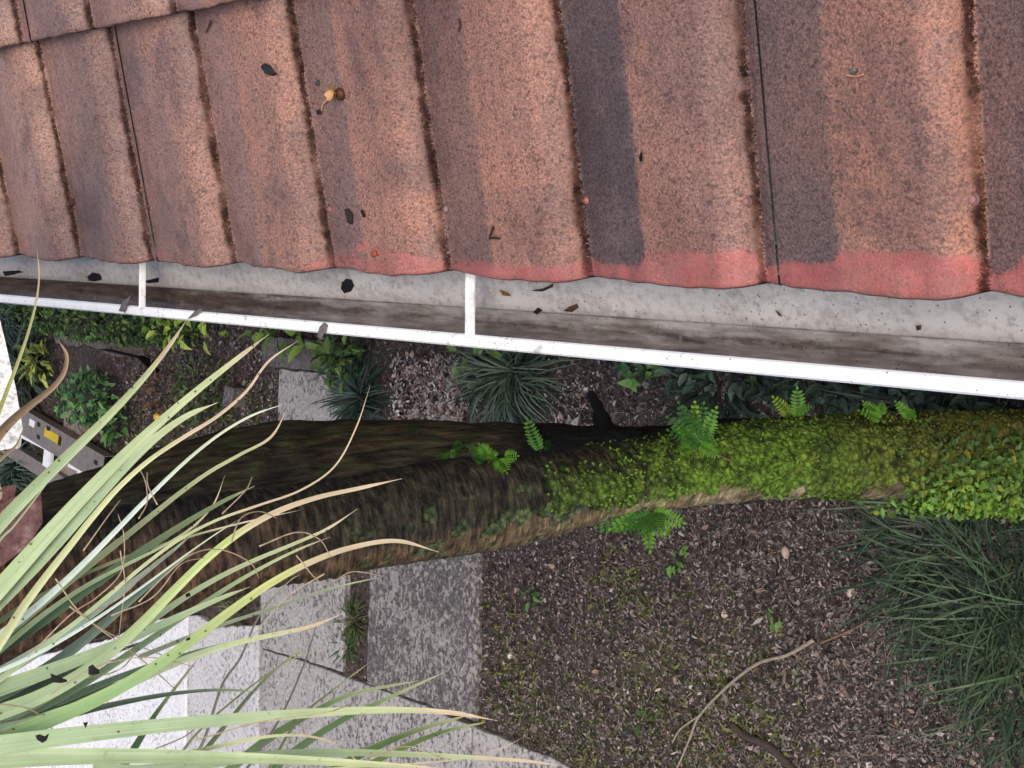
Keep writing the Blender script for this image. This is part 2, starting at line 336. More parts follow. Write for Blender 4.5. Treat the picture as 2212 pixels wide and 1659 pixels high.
# joint gaps read as a thin dark line: lay a folded seam lip at each side joint
def sphere_cap(c, r, n, mb, col, flat=.55):
    n = unit(np.array(n)); a = unit(np.cross(n, [1, 0, .2])); b = np.cross(n, a); V = []; Fc = []
    K = 10
    for i, (rr, hh) in enumerate(((1, 0), (1, .25), (.8, .6), (.4, .85))):
        for q in range(K): V.append(c + (a * math.cos(q * 2 * math.pi / K) + b * math.sin(q * 2 * math.pi / K)) * r * rr + n * r * flat * hh)
    V.append(c + n * r * flat)
    for i in range(3):
        for q in range(K): Fc.append((i * K + q, i * K + (q + 1) % K, (i + 1) * K + (q + 1) % K, (i + 1) * K + q))
    for q in range(K): Fc.append((3 * K + q, 3 * K + (q + 1) % K, 4 * K))
    mb.add(V, Fc, col)
def roof_surf(u, t, row=0): return roof_pt(u, t, prof(u) + STEP * (1 - (t + EOFF) / CRS) - STEP + .0005)
for x, y, c in ((296, 452, (.08, .05, .045)), (685, 460, (.34, .15, .13)), (933, 462, (.3, .2, .18)), (1238, 443, (.42, .16, .11)), (1592, 443, (.42, .2, .18)), (2090, 435, (.46, .22, .2)), (150, 440, (.1, .06, .05))):
    mb = MB(); u, t = roof_ut(x, y)
    for _ in range(3):
        p = roof_surf(u, t); qx, qy, _d = proj(p); du, dt = roof_ut(x + x - qx, y + y - qy); bu, bt = roof_ut(x, y); u += (du - bu) ; t += (dt - bt)
        if abs(qx - x) + abs(qy - y) < 1: break
    p = roof_surf(u, t)
    sphere_cap(p - SN * .001, .0066, SN, mb, tuple(k * .4 for k in c), .2); sphere_cap(p + SN * .0005, .004, SN, mb, tuple(k * .7 for k in c), .8)
    i = int(math.floor(u / W5)) + 3
    mb.build('screw', M['plant'], low[min(4, max(0, i))])
# gutter, profile in (Y, Z)
GP = [(-.030, -.028), (-.026, -.032)]
def yz(x, y, z): return at(x, y, z)[1]
zc, zf, zr = -.078, -.094, -.022
yc = yz(1000, 661, zc); yri = yz(1000, 721, zr); yro = yz(1000, 749, zr)
secs = []   # (y, z, silt, crust)
for k in range(9):
    t = k / 8; secs.append((-.03 + (yc + .03) * t, -.045 + (zc + .045) * t, .12 + .3 * (t < .55) * (1 - t), .75 * (1 - t) ** 2.2))
secs += [(yc + .0015, zc - .004, .5, .5), (yc + .003, zc - .007, .45, .30)]
for k in range(1, 8):
    t = k / 7; secs.append((yc + .003 + (yri + .006 - yc - .003) * t, zc - .007 + (zf - zc + .007) * t - .004 * math.sin(t * 3.14), .55 + .25 * t, .14 + .50 * math.exp(-((t - .42) / .22) ** 2)))
secs += [(yri + .004, zf + .04, .45, .15), (yri, zr - .012, .1, 0), (yri, zr - .002, 0, 0), (yri + .002, zr + .0005, 0, 0), ((yri * .5 + yro * .5), zr + .0012, 0, 0), (yro - .002, zr + .0005, 0, 0), (yro, zr - .003, 0, 0), (yro - .001, zr - .009, .05, 0), (yro - .004, zr - .011, .2, 0),
    (yro + .0005, zr - .014, 0, 0), (yro + .0005, zr - .018, 0, 0), (yro - .006, zr - .022, .4, 0), (yro - .006, zf - .012, .2, 0), (yro - .02, zf - .02, .2, 0), (-.03, zc - .02, .2, 0)]
gut = MB(); us = np.linspace(-8, 3, 441); V = []; C = []; U = []
for u in us:
    far = sstep(-.6, -1.4, u)
    for i, (y, z, a, b) in enumerate(secs):
        inside = i < 19
        a2 = a + (.1 * far if 9 < i < 19 else 0); b2 = b + (.22 * sstep(.05, .35, nz(u * 2.2, i * .3, 7)) if i < 9 else 0) + (.5 * far if 9 < i < 19 else 0) + (.16 * far if 8 < i < 19 else 0) + (.25 * sstep(-.2, .3, nz(u * 3, 1, 2)) if i < 4 else 0)
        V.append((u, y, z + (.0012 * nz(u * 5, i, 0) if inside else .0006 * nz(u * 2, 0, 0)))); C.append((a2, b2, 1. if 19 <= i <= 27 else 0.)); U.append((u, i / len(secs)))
n = len(secs)
gut.add(V, [(j * n + i, j * n + i + 1, (j + 1) * n + i + 1, (j + 1) * n + i) for j in range(len(us) - 1) for i in range(n - 1)], C, U)
gutter = gut.build('gutter', M['gutter'], house)
gutter.data.polygons.foreach_set('use_smooth', [not (17 <= i % (n - 1) <= 30) for i in range(len(gutter.data.polygons))])
def gsurf(x, y, h=.001):
    for z in np.arange(-.028, -.11, -.0008):
        yy = yz(x, y, z)
        pz = np.interp(yy, [q[0] for q in secs[:17]], [q[1] for q in secs[:17]])
        if z <= pz: return at(x, y, z + h)
    return at(x, y, zf)
def box(mb, o, ex, ey, ez, col=(1, 1, 1), bev=0):
    o, ex, ey, ez = map(np.array, (o, ex, ey, ez))
    V = [o + ex * a + ey * b + ez * c for a in (0, 1) for b in (0, 1) for c in (0, 1)]
    mb.add(V, [(0, 1, 3, 2), (4, 6, 7, 5), (0, 4, 5, 1), (2, 3, 7, 6), (0, 2, 6, 4), (1, 5, 7, 3)], col)
def ubox(name, mat, parent, o, ex, ey, ez, bev=.002):
    mb = MB(); box(mb, o, ex, ey, ez); ob = mb.build(name, mat, parent, False)
    if bev:
        m = ob.modifiers.new('bevel', 'BEVEL'); m.width = bev; m.segments = 2
    return ob
for px in (303, 1010):
    y1 = yro - .001; a = at(px, 655 if px < 500 else 721, zr + .004); X0 = a[0]
    wd_ = .0068; mb = MB()
    prf = [(-wd_, 0), (-wd_ * .8, .003), (-wd_ * .2, .003), (0, .0055), (wd_ * .2, .003), (wd_ * .8, .003), (wd_, 0), (wd_, -.002), (-wd_, -.002)]
    skew = at(px, 560 if px < 500 else 585, zr + .002)
    path = [(skew[0] - .01, -.045, zr - .004), (skew[0], 0, zr - .002), (X0, yri - .002, zr + .0005), (X0, yri + .003, zr + .0012)]
    V = []
    for i, p in enumerate(path):
        up = np.array([0, 0, 1.]) 
        V += [np.array(p) + np.array([q[0], 0, 0]) + up * q[1] for q in prf]
    k = len(prf)
    mb.add(V, [(j * k + i, j * k + (i + 1) % k, (j + 1) * k + (i + 1) % k, (j + 1) * k + i) for j in range(len(path) - 1) for i in range(k)])
    b = mb.build('gutter_bracket', M['white'], gutter, False)
    b['label'] = 'white strap bracket across the gutter'
ubox('fascia', M['timber'], house, (-8, -.055, -.20), (11, 0, 0), (0, .02, 0), (0, 0, .17))
ubox('soffit', M['timber'], house, (-8, -.50, -.215), (11, 0, 0), (0, .443, 0), (0, 0, .012))
ubox('wall', M['wall'], house, (-8, -.62, GZ - .1), (11, 0, 0), (0, .12, 0), (0, 0, -GZ - .02))
# ------------------------------------------------------------------ pavers
def paver(pts, mat, label, z=.03, cat='paver', name='paver', group='concrete pavers in the garden path', jit=.004, thick=.05):
    P = [at(x, y, GZ + z)[:2] for x, y in pts]; R = []
    for a, b in zip(P, P[1:] + P[:1]):
        n_ = max(2, int(np.linalg.norm(b - a) / .03))
        for t in np.linspace(0, 1, n_, endpoint=False): R.append(a + (b - a) * t)
    R = np.array(R); c = R.mean(0); k = len(R); mb = MB()
    R += np.array([[jit * nz(p[0] * 22, p[1] * 22, 1) * 2, jit * nz(p[0] * 22, p[1] * 22, 6) * 2] for p in R])
    V = []
    for zz, ins in ((-thick, 0), (-.006, 0), (-.002, .002), (0, .007)):
        for p in R: q = p + unit(c - p) * ins; V.append((q[0], q[1], GZ + z + zz))
    Fc = [(j * k + i, j * k + (i + 1) % k, (j + 1) * k + (i + 1) % k, (j + 1) * k + i) for j in range(3) for i in range(k)] + [tuple(range(3 * k, 4 * k))]
    mb.add(V, Fc); o = mb.build(name, mat, None, False)
    # sit the mesh on its own origin
    o.location = (c[0], c[1], GZ); me = o.data; co = np.empty(len(me.vertices) * 3, np.float32); me.vertices.foreach_get('co', co); co = co.reshape(-1, 3) - np.array([c[0], c[1], GZ], np.float32); me.vertices.foreach_set('co', co.ravel()); me.update()
    # make sure the outline faces up
    nrm = me.polygons[-1].normal
    if nrm.z < 0: me.flip_normals()
    return tag(o, label, cat, group)
paver([(563, 742), (585, 728), (738, 738), (740, 808), (565, 790)], M['pav_grey'], 'dark grey concrete paver just below the gutter, between low plants', .035)
paver([(602, 797), (738, 812), (736, 925), (598, 925)], M['pav_pale'], 'pale speckled paver between the gutter and the dark stem of the tree', .022)
paver([(561, 1220), (744, 1220), (744, 1300), (736, 1452), (652, 1424), (562, 1400)], M['pav_pale'], 'pale pitted paver below the trunk, beside the yucca leaf tips', .03)
paver([(800, 1190), (1034, 1170), (1032, 1300), (1022, 1556), (905, 1516), (790, 1477)], M['pav_speck'], 'dark speckled paver beside bare soil, right of a grassy gap', .026)
paver([(566, 1404), (650, 1427), (904, 1521), (1016, 1568), (1012, 1800), (560, 1800)], M['pav_pale'], 'broad grey paving slab under the lowest yucca leaves', .03)
paver([(1020, 1571), (1156, 1624), (1300, 1690), (1300, 1800), (1016, 1800)], M['pav_pale'], 'grey slab corner at the bottom edge beside mossy soil', .028)
paver([(-60, 1450), (240, 1380), (330, 1338), (425, 1330), (405, 1332), (398, 1720), (300, 1720), (-60, 1700)], M['pav_white'], 'clean white slab behind the yucca leaves at lower left', .034)  # bright light on the paving is put into this slab's white
paver([(409, 1331), (425, 1330), (470, 1352), (555, 1352), (558, 1404), (556, 1720), (402, 1720)], M['pav_mid'], 'off-white pitted slab between the clean white slab and the grey paving', .032)  # in-between tone paints the light falling off towards the grey paving
paver([(140, 872), (178, 872), (166, 1040), (126, 1042)], M['conc_edge'], 'narrow pinkish concrete edging strip under the ladder', .04, 'edging', 'edging_strip', None)
paver([(112, 700), (200, 700), (300, 728), (312, 770), (255, 772), (180, 745), (118, 742)], M['pav_grey'], 'flat uneven grey stone patch beside the low green hedge', .02, 'stone', 'flat_stone', None, .012)
paver([(485, 832), (502, 836), (498, 880), (478, 876)], M['pav_grey'], 'small upright grey stone among seedlings', .08, 'stone', 'small_stone', None, .004, .09)
# ------------------------------------------------------------------ tree
def stations(rows):   # (x, top, bottom, depth) -> centre, radius
    out = []
    for x, t, b, d in rows: out.append((atd(x, (t + b) / 2, d), (b - t) / 2 / F * d))
    return out
def zline(x, x0, d0, x1, d1): return 1 / (1 / d0 + (1 / d1 - 1 / d0) * (x - x0) / (x1 - x0))
main_px = [(2400, 893, 1100), (2212, 893, 1090), (2000, 893, 1080), (1800, 900, 1073), (1650, 912, 1078), (1500, 932, 1092), (1400, 948, 1106), (1300, 962, 1128), (1200, 973, 1152), (1050, 982, 1190), (900, 1003, 1212), (750, 1028, 1240), (600, 1050, 1268), (450, 1072, 1304), (300, 1088, 1345), (150, 1103, 1388), (0, 1110, 1432), (-200, 1118, 1490), (-500, 1120, 1560)]
MD = lambda x: zline(x, 2400, 3.45, -200, 2.55)
main_px = [(x, t, b, MD(x)) for x, t, b in main_px]
sec_px = [(2100, 900, 985), (1900, 897, 975), (1700, 898, 962), (1500, 912, 962), (1350, 922, 968), (1150, 913, 986), (1000, 911, 1002), (800, 907, 1036), (600, 909, 1078), (450, 936, 1090), (300, 985, 1105), (150, 1030, 1125), (50, 1062, 1135), (-100, 1092, 1160), (-300, 1130, 1190)]
SDp = lambda x: zline(x, 2100, 3.62, -300, 3.2) + .02
sec_px = [(x, t, b, SDp(x)) for x, t, b in sec_px]
class Tube:
    def __init__(s, rows, ext=True, around=72, per=.012, top=0):
        st = stations(rows); P = np.array([p for p, r in st]); R = np.array([r for p, r in st])
        if ext:                      # run the base down into the ground
            d = unit(P[0] - P[1]); L = (GZ - .05 - P[0][2]) / d[2]
            if L > 0: P = np.vstack([P[0] + d * L, P[0] + d * L * .5, P]); R = np.concatenate([[R[0] * 1.75, R[0] * 1.12], R])
        if top:                      # the stem carries on upwards, out of the picture
            d = unit(unit(P[-1] - P[-2]) + np.array([0, .05, .5])); P = np.vstack([P, P[-1] + d * top * .5, P[-1] + d * top + np.array([0, 0, .1])]); R = np.concatenate([R, [R[-1] * .8, R[-1] * .5]])
        C = catmull(P, 40); s.R = np.interp(np.linspace(0, len(P) - 1, len(C)), np.arange(len(P)), R)
        seg = np.linalg.norm(np.diff(C, axis=0), axis=1); cum = np.concatenate([[0], np.cumsum(seg)])
        n = int(cum[-1] / per); q = np.linspace(0, cum[-1], n)
        s.C = np.array([np.interp(q, cum, C[:, i]) for i in range(3)]).T; s.R = np.interp(q, cum, s.R); s.s = q
        T = np.gradient(s.C, axis=0); T /= np.linalg.norm(T, axis=1)[:, None]; s.T = T
        s.A = np.array([unit((CAM - c) - t * ((CAM - c) @ t)) for c, t in zip(s.C, T)])      # faces the viewpoint
        s.B = np.cross(T, s.A)
        dn = W @ np.array([0, 1., 0])
        if s.B[len(s.B) // 2] @ dn < 0: s.B = -s.B                      # B points to the garden side
        s.around = around
        s.px = np.array([proj(c)[0] for c in s.C])
    def pt(s, i, phi, k=1.): return s.C[i] + (s.A[i] * math.cos(phi) + s.B[i] * math.sin(phi)) * s.R[i] * k
    def nrm(s, i, phi): return s.A[i] * math.cos(phi) + s.B[i] * math.sin(phi)
    def mesh(s, colf, disp):
        mb = MB(); V = []; C = []; U = []; K = s.around
        for i in range(len(s.C)):
            for j in range(K + 1):
                phi = -math.pi + 2 * math.pi * j / K; p = s.pt(i, phi); nn = s.nrm(i, phi)
                V.append(p + nn * disp(s, i, phi, p)); C.append(colf(s, i, phi, p)); U.append((s.s[i], phi * s.R[i]))
        n = K + 1
        mb.add(V, [(i * n + j, i * n + j + 1, (i + 1) * n + j + 1, (i + 1) * n + j) for i in range(len(s.C) - 1) for j in range(K)], C, U)
        return mb
    def find(s, x, y):
        i = int(np.argmin(np.abs(s.px - x))); a = np.array(proj(s.C[i])[:2]); b = np.array(proj(s.C[i] + s.B[i] * s.R[i])[:2])
        q = (y - a[1]) / (b[1] - a[1]); return i, math.asin(max(-1, min(1, q)))
main = Tube(main_px, True, 84, .01, 1.5); sec = Tube(sec_px, True, 56, .014, 1.3)
GREEN = srgb(112, 146, 54); OLIVE = srgb(116, 120, 56); DGREEN = srgb(50, 62, 28)
def moss_amt(T, i, phi, p):
    x = T.px[i]; q = math.sin(phi) if math.cos(phi) > 0 else math.copysign(1, math.sin(phi)) * (2 - abs(math.sin(phi)))
    n1 = nz(p[0] * 9, p[1] * 9, p[2] * 9); n2 = nz(p[0] * 30, p[1] * 30, p[2] * 30)
    xx = x + 200 * n1 + 90 * n2 + 160 * q
    st_ = nz(T.s[i] * 55, phi * 2.2, 4); m = sstep(1080, 1560, xx + 230 * st_ * (1 - sstep(1450, 1650, x))) * (1 - sstep(.44 + .42 * sstep(1350, 1800, x), .64 + .42 * sstep(1350, 1800, x), q + .32 * n1 + .28 * n2))
    m *= sstep(-1.25 , -.85, q + .2 * n2)
    return m
def main_col(T, i, phi, p):
    x = T.px[i]; q = math.sin(phi); n1 = nz(p[0] * 8, p[1] * 8, p[2] * 8); n2 = nz(p[0] * 26, p[1] * 26, p[2] * 26); n3 = nz(p[0] * 60 + 5, p[1] * 60, p[2] * 60)
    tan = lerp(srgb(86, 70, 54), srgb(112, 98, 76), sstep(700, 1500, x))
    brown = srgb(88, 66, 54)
    blk = srgb(52, 49, 41)  # black algae on the bark, with shade from the crown painted in
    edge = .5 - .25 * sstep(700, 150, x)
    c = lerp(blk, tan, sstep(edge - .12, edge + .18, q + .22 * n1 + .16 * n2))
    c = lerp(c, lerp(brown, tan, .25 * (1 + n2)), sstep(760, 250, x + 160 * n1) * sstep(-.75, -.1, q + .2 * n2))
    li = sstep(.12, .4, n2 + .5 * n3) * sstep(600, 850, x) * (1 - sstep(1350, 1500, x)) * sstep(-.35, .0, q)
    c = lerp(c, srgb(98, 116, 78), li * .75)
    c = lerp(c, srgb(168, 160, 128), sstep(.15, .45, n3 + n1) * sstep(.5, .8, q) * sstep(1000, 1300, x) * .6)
    m = moss_amt(T, i, phi, p)
    g = lerp(GREEN, OLIVE, sstep(1700, 1950, x + 200 * n1) * .9); g = lerp(g, DGREEN, sstep(0, .5, n2 - .3 * q) * .6)
    g = lerp(g, srgb(96, 84, 48), sstep(1900, 2212, x) * sstep(-.2, -.8, q + .3 * n1) * .8)
    return lerp(c, g, m)
def main_disp(T, i, phi, p):
    m = moss_amt(T, i, phi, p)
    return .006 * nz(p[0] * 9, p[1] * 9, p[2] * 9) + .0025 * nz(p[0] * 40, p[1] * 40, p[2] * 40) + m * (.004 + .007 * nz(p[0] * 62, p[1] * 62, p[2] * 62)) + .0016 * math.sin(T.s[i] * 330 + 5 * nz(p[0] * 14, p[1] * 14, p[2] * 14)) * (1 - m)
def sec_col(T, i, phi, p):
    n1 = nz(p[0] * 10, p[1] * 10, p[2] * 10); n2 = nz(p[0] * 30, p[1] * 30, p[2] * 30); x = T.px[i]
    c = lerp(srgb(50, 44, 34), srgb(78, 69, 51), .5 + .7 * n1); c = lerp(c, srgb(66, 70, 44), sstep(.1, .45, n2))
    return lerp(c, srgb(24, 22, 21), sstep(1020, 1200, x + 80 * n1))
tb = main.C[0]
tree = thing('tree', 'mossy forked garden tree with ferns on its bark, close to the gutter', 'tree', None, (tb[0], tb[1], GZ))
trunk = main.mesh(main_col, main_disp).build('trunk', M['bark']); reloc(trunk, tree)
stem = sec.mesh(sec_col, lambda T, i, f, p: .006 * nz(p[0] * 12, p[1] * 12, p[2] * 12) + .003 * nz(p[0] * 45, p[1] * 45, p[2] * 45)).build('stem', M['furrow']); reloc(stem, tree); stem['label'] = 'darker furrowed second stem'
br = Tube([(1380, 925, 985, 3.45), (1330, 915, 980, 3.45), (1306, 890, 950, 3.5), (1292, 852, 915, 3.58), (1276, 825, 880, 3.66)], False, 28, .012)
# a short black branch bending in under the eave: widths are across its own direction
for i in range(len(br.R)): br.R[i] = .026 - .016 * i / len(br.R) + .007 * nz(i * .3, 0, 0)
branch = br.mesh(lambda T, i, f, p: lerp((.010, .009, .009), (.022, .02, .019), .5 + nz(p[0] * 30, p[1] * 30, p[2] * 30)), lambda T, i, f, p: .004 * nz(p[0] * 20, p[1] * 20, p[2] * 20)).build('branch', M['furrow']); reloc(branch, tree)
def leaf(mb, p, d, n, L, Wd, col, bend=.2, fold=.25):
    d = unit(d); s_ = unit(np.cross(d, n)); n = np.cross(s_, d)
    ca = lerp(col, (0, 0, 0), .15)
    V = [p, p + d * L * .35 + s_ * Wd * .5 + n * fold * Wd, p + d * L * .4, p + d * L * .35 - s_ * Wd * .5 + n * fold * Wd, p + d * L * .75 + s_ * Wd * .3 - n * bend * L * .3 + n * fold * Wd * .6, p + d * L * .75 - n * bend * L * .35, p + d * L * .75 - s_ * Wd * .3 - n * bend * L * .3 + n * fold * Wd * .6, p + d * L - n * bend * L]
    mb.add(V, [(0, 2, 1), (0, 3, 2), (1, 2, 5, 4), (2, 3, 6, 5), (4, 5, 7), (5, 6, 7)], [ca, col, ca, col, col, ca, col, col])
# leafy crown on the two stems, above the picture
cb = MB()
for T in (main, sec):
    e = T.C[-1]
    for _ in range(9):
        tip = e + np.array([random.gauss(-.5, .45), random.gauss(.2, .45), random.uniform(.2, .9)])
        for _ in range(90):
            p = e + (tip - e) * random.uniform(.35, 1.05) + RNG.normal(size=3) * .12
            if p[2] < CAM[2] - .1: continue
            leaf(cb, p, RNG.normal(size=3), np.array([0, 0, 1.]), random.uniform(.06, .11), random.uniform(.03, .045), lerp(srgb(48, 74, 32), srgb(96, 128, 56), random.random()))
crown = cb.build('crown', M['plant']); reloc(crown, tree)
# moss tufts on the trunk
mo = MB(); tries = 0; idx = [i for i in range(len(main.C)) if 1120 < main.px[i] < 2300]
for _ in range(9000):
    i = random.choice(idx); phi = random.uniform(-1.75, 1.75); p = main.pt(i, phi)
    if random.random() > moss_amt(main, i, phi, p) * 1.1: continue
    n1 = nz(p[0] * 14, p[1] * 14, p[2] * 14); x = main.px[i]; nn = main.nrm(i, phi)
    g_ = lerp(GREEN, OLIVE, min(1, max(0, sstep(1650, 1950, x + 250 * n1) + random.uniform(-.3, .3)))); g_ = lerp(g_, DGREEN, random.random() * .7); g_ = lerp(g_, srgb(116, 154, 54), max(0, sstep(.1, .6, math.sin(phi)) * sstep(2000, 1500, x)) * random.random())
    t = unit(RNG.normal(size=3)); d = unit(nn * random.uniform(.2, 1) + t * .9)
    leaf(mo, p + nn * .003, d, nn, random.uniform(.005, .011), random.uniform(.004, .008), g_)
moss = mo.build('moss', M['moss']); reloc(moss, tree); moss['kind'] = 'stuff'
moss['label'] = 'bright green and olive moss coat'
# ------------------------------------------------------------------ creeping plant and ferns
cr = MB()
for _ in range(2600):
    x = random.gauss(2080, 120); 
    if x < 1760 or x > 2330: continue
    i = int(np.argmin(np.abs(main.px - x))); phi = random.uniform(-1.5, 1.75)
    p = main.pt(i, phi); cl = nz(p[0] * 11, p[1] * 11, p[2] * 11)
    dens = sstep(1780, 2050, x + 100 * cl) * (sstep(-.9, .5, math.sin(phi) + .4 * cl))
    if random.random() > dens: continue
    nn = main.nrm(i, phi); d = unit(nn * random.uniform(-.1, .5) + RNG.normal(size=3) * .6 + main.B[i] * .5)
    c = lerp(srgb(64, 90, 40), srgb(126, 168, 62), random.random() * sstep(-.6, .9, math.sin(phi) + .5 * cl)); c = lerp(c, srgb(150, 140, 46), .7 * (random.random() < .06))
    leaf(cr, p + nn * random.uniform(.004, .03), d, nn, random.uniform(.011, .025), random.uniform(.008, .015), c)
creeper = thing('creeping_plant', 'small-leaved green creeper covering the lower mossy trunk', 'creeper', None, tuple(main.C[int(np.argmin(np.abs(main.px - 2080)))]))
reloc(cr.build('leaf_mat', M['plant']), creeper)['kind'] = 'stuff'
def frond(mb, a, b, lift, npair, wl, col, droop=.15):
    a = np.array(a); b = np.array(b); ax_ = b - a; L = np.linalg.norm(ax_); d = unit(ax_); n = unit((CAM - a) - d * ((CAM - a) @ d)); n = unit(n + RNG.normal(size=3) * .25); n = unit(n - d * (n @ d)); s_ = np.cross(d, n)
    cur = lambda t: a + ax_ * t + n * (lift * L * math.sin(t * math.pi * .8) - droop * L * t * t)
    prev = cur(0)
    for k in range(1, 9):
        q = cur(k / 8); mb.add([prev + s_ * .0007, prev - s_ * .0007, q - s_ * .0005, q + s_ * .0005], [(0, 1, 2, 3)], lerp(col, (0, 0, 0), .35)); prev = q
    for k in range(npair):
        t = .12 + .85 * k / npair; w = wl * math.sin(math.pi * (.16 + .78 * t)) ** .7 * random.uniform(.85, 1.1); p = cur(t)
        for sg in (1, -1):
            dd = unit(s_ * sg + d * .45 + n * .12); leaf(mb, p, dd, n, w, .85 * L / npair, lerp(col, (.02, .05, .01), random.uniform(0, .3)), .08, .1)
    leaf(mb, cur(.95), d, n, wl * .45, .7 * L / npair, col, .05, .1)
FG = srgb(98, 150, 46); FD = srgb(58, 104, 40); FY = srgb(136, 172, 54)
def fern(T, root, fronds, label):
    i, phi = T.find(*root); p = T.pt(i, phi, 1.02); dep = proj(p)[2]
    o = thing('fern', label, 'fern', 'small ferns growing on the tree', tuple(p))
    for (x, y, c, wl) in fronds:
        mb = MB(); frond(mb, p + RNG.normal(size=3) * .006, atd(x, y, dep - random.uniform(.015, .05)), random.uniform(.1, .3), 9, wl, c)
        reloc(mb.build('frond', M['plant']), o)
fern(sec, (1165, 970), [(1138, 905, FG, .021), (1190, 962, FD, .016)], 'single upright bright fern frond on the dark second stem')
fern(main, (1075, 1000), [(1120, 985, FG, .016), (1095, 1022, FG, .02), (1062, 1012, FD, .016), (1055, 1000, FG, .014)], 'fern tuft below the single upright frond, on the dark trunk')
fern(main, (1050, 995), [(1035, 960, FG, .017), (1062, 972, FG, .015), (1020, 985, FD, .013), (1010, 965, FD, .012)], 'light green fern at the left middle of the fern row')
fern(sec, (970, 975), [(940, 985, FD, .013), (955, 1000, FG, .012), (1000, 962, FD, .016), (985, 980, FG, .014)], 'leftmost small fern tuft on the trunk')
fern(main, (1490, 965), [(1440, 930, FD, .021), (1455, 905, FG, .02), (1478, 880, FD, .02), (1520, 870, FD, .022), (1548, 880, FG, .017), (1545, 905, FG, .021), (1548, 950, FG, .021), (1460, 985, FG, .02), (1550, 985, FG, .018), (1500, 870, FY, .016), (1465, 868, FD, .017), (1525, 920, FD, .02), (1475, 1005, FY, .02), (1440, 900, FD, .018)], 'largest fern cluster of many fronds on the mossy trunk')
fern(main, (1715, 905), [(1670, 858, FY, .018), (1722, 838, FG, .02), (1752, 880, FG, .014)], 'pair of yellow-green fern fronds under the gutter')
fern(main, (1880, 905), [(1865, 868, FG, .016), (1905, 870, FG, .015), (1850, 885, FG, .014)], 'small bright fern on the upper edge of the trunk')
fern(main, (1945, 905), [(1935, 868, FG, .015), (1955, 895, FG, .018), (1945, 875, FY, .014)], 'lone bright leaf fern right of the small upper fern')
fern(main, (1390, 1105), [(1285, 1140, FD, .02), (1315, 1145, FG, .02), (1350, 1148, FD, .022), (1405, 1192, FG, .021), (1435, 1160, FG, .02), (1475, 1130, FG, .023), (1425, 1148, FD, .022), (1380, 1160, FD, .022), (1330, 1130, FD, .018)], 'fern cluster hanging from the underside of the trunk over soil')
fern(main, (2030, 1075), [(2000, 1075, FG, .018), (2030, 1085, FY, .018), (1985, 1060, FG, .016), (1960, 1068, FD, .015)], 'small ferns at the left of the leafy trunk base')
fern(main, (2120, 1080), [(2085, 1098, FG, .024), (2120, 1108, FY, .024), (2150, 1090, FG, .022), (2050, 1080, FY, .02), (2105, 1070, FG, .02)], 'bright fern fronds over the big grass clump')
fern(main, (2190, 1080), [(2170, 1110, FY, .022), (2205, 1105, FG, .024), (2225, 1085, FY, .022), (2165, 1060, FG, .02), (2190, 1050, FY, .02)], 'rightmost fern tuft at the edge of the picture')
# ------------------------------------------------------------------ grass clumps
def blade(mb, p, d, L, w, col, droop, seg=5):
    d = unit(d); side = unit(np.cross(d, [0, 0, 1.])); q = np.array(p, float); dd = d.copy(); V = []; C = []
    for k in range(seg + 1):
        t = k / seg; ww = w * (1 - t ** 2.2) * .5 + .0004
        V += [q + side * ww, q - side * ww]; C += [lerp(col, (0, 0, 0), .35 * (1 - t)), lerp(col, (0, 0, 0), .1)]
        q = q + dd * L / seg; dd = unit(dd + np.array([0, 0, -droop / seg]))
        if q[2] < GZ + .012: q[2] = GZ + .012 + .01 * random.random(); dd[2] = max(dd[2], 0)
    mb.add(V, [(2 * k, 2 * k + 1, 2 * k + 3, 2 * k + 2) for k in range(seg)], C)
def grass(x, y, n, L, spread, w, label, c0, c1, droop=1.9, name='grass_clump', cat='grass clump', group='grassy clumps in the garden', face=None, rand=.45):
    c = at(x, y); o = thing(name, label, cat, group, (c[0], c[1], GZ)); mb = MB()
    for _ in range(n):
        a = random.uniform(0, 2 * math.pi) if face is None else random.gauss(face, .75); r = spread * random.random() ** .6
        p = np.array([c[0] + math.cos(a) * r, c[1] + math.sin(a) * r, GZ]); el = random.uniform(.15, 1.25); a2 = a + random.gauss(0, rand)
        d = np.array([math.cos(a2) * math.cos(el), math.sin(a2) * math.cos(el), math.sin(el)])
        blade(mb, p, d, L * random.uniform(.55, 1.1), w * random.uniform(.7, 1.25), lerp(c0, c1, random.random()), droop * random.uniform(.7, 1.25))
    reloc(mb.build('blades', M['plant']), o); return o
LD, LL = srgb(16, 28, 18), srgb(86, 110, 76)
grass(2110, 1190, 520, .33, .24, .0045, 'big dark clump of strap grass below the fern-covered trunk', LD, LL, rand=1.)
grass(2215, 1420, 340, .30, .20, .0045, 'dark strap-grass clump at the right edge, below the big clump', LD, LL, rand=.9)
grass(2240, 1300, 240, .32, .18, .0045, 'dark grass between the two right-hand clumps', LD, LL, rand=.9)
grass(780, 862, 170, .24, .06, .006, 'small dark green tuft between pale paver and gravel', LD, srgb(74, 100, 84))
grass(1105, 800, 330, .30, .10, .006, 'drooping grass tuft just below the gutter, right of the pale gravel', LD, srgb(120, 140, 112), 2.2)
grass(20, 690, 260, .42, .16, .013, 'broad dark strap leaves at the far left below the gutter', srgb(28, 42, 34), srgb(84, 104, 86), 1.8)
grass(60, 800, 200, .36, .14, .011, 'dark strappy plant left of the leafy shrub', srgb(26, 34, 28), srgb(80, 92, 72), 1.9)
grass(30, 1000, 170, .34, .14, .014, 'dark strap-leaved plant below the ladder', srgb(26, 38, 32), srgb(92, 112, 92), 1.8)
grass(770, 1340, 130, .10, .05, .004, 'short grass in the gap between two pavers', srgb(44, 54, 30), srgb(110, 116, 66), 1.6)
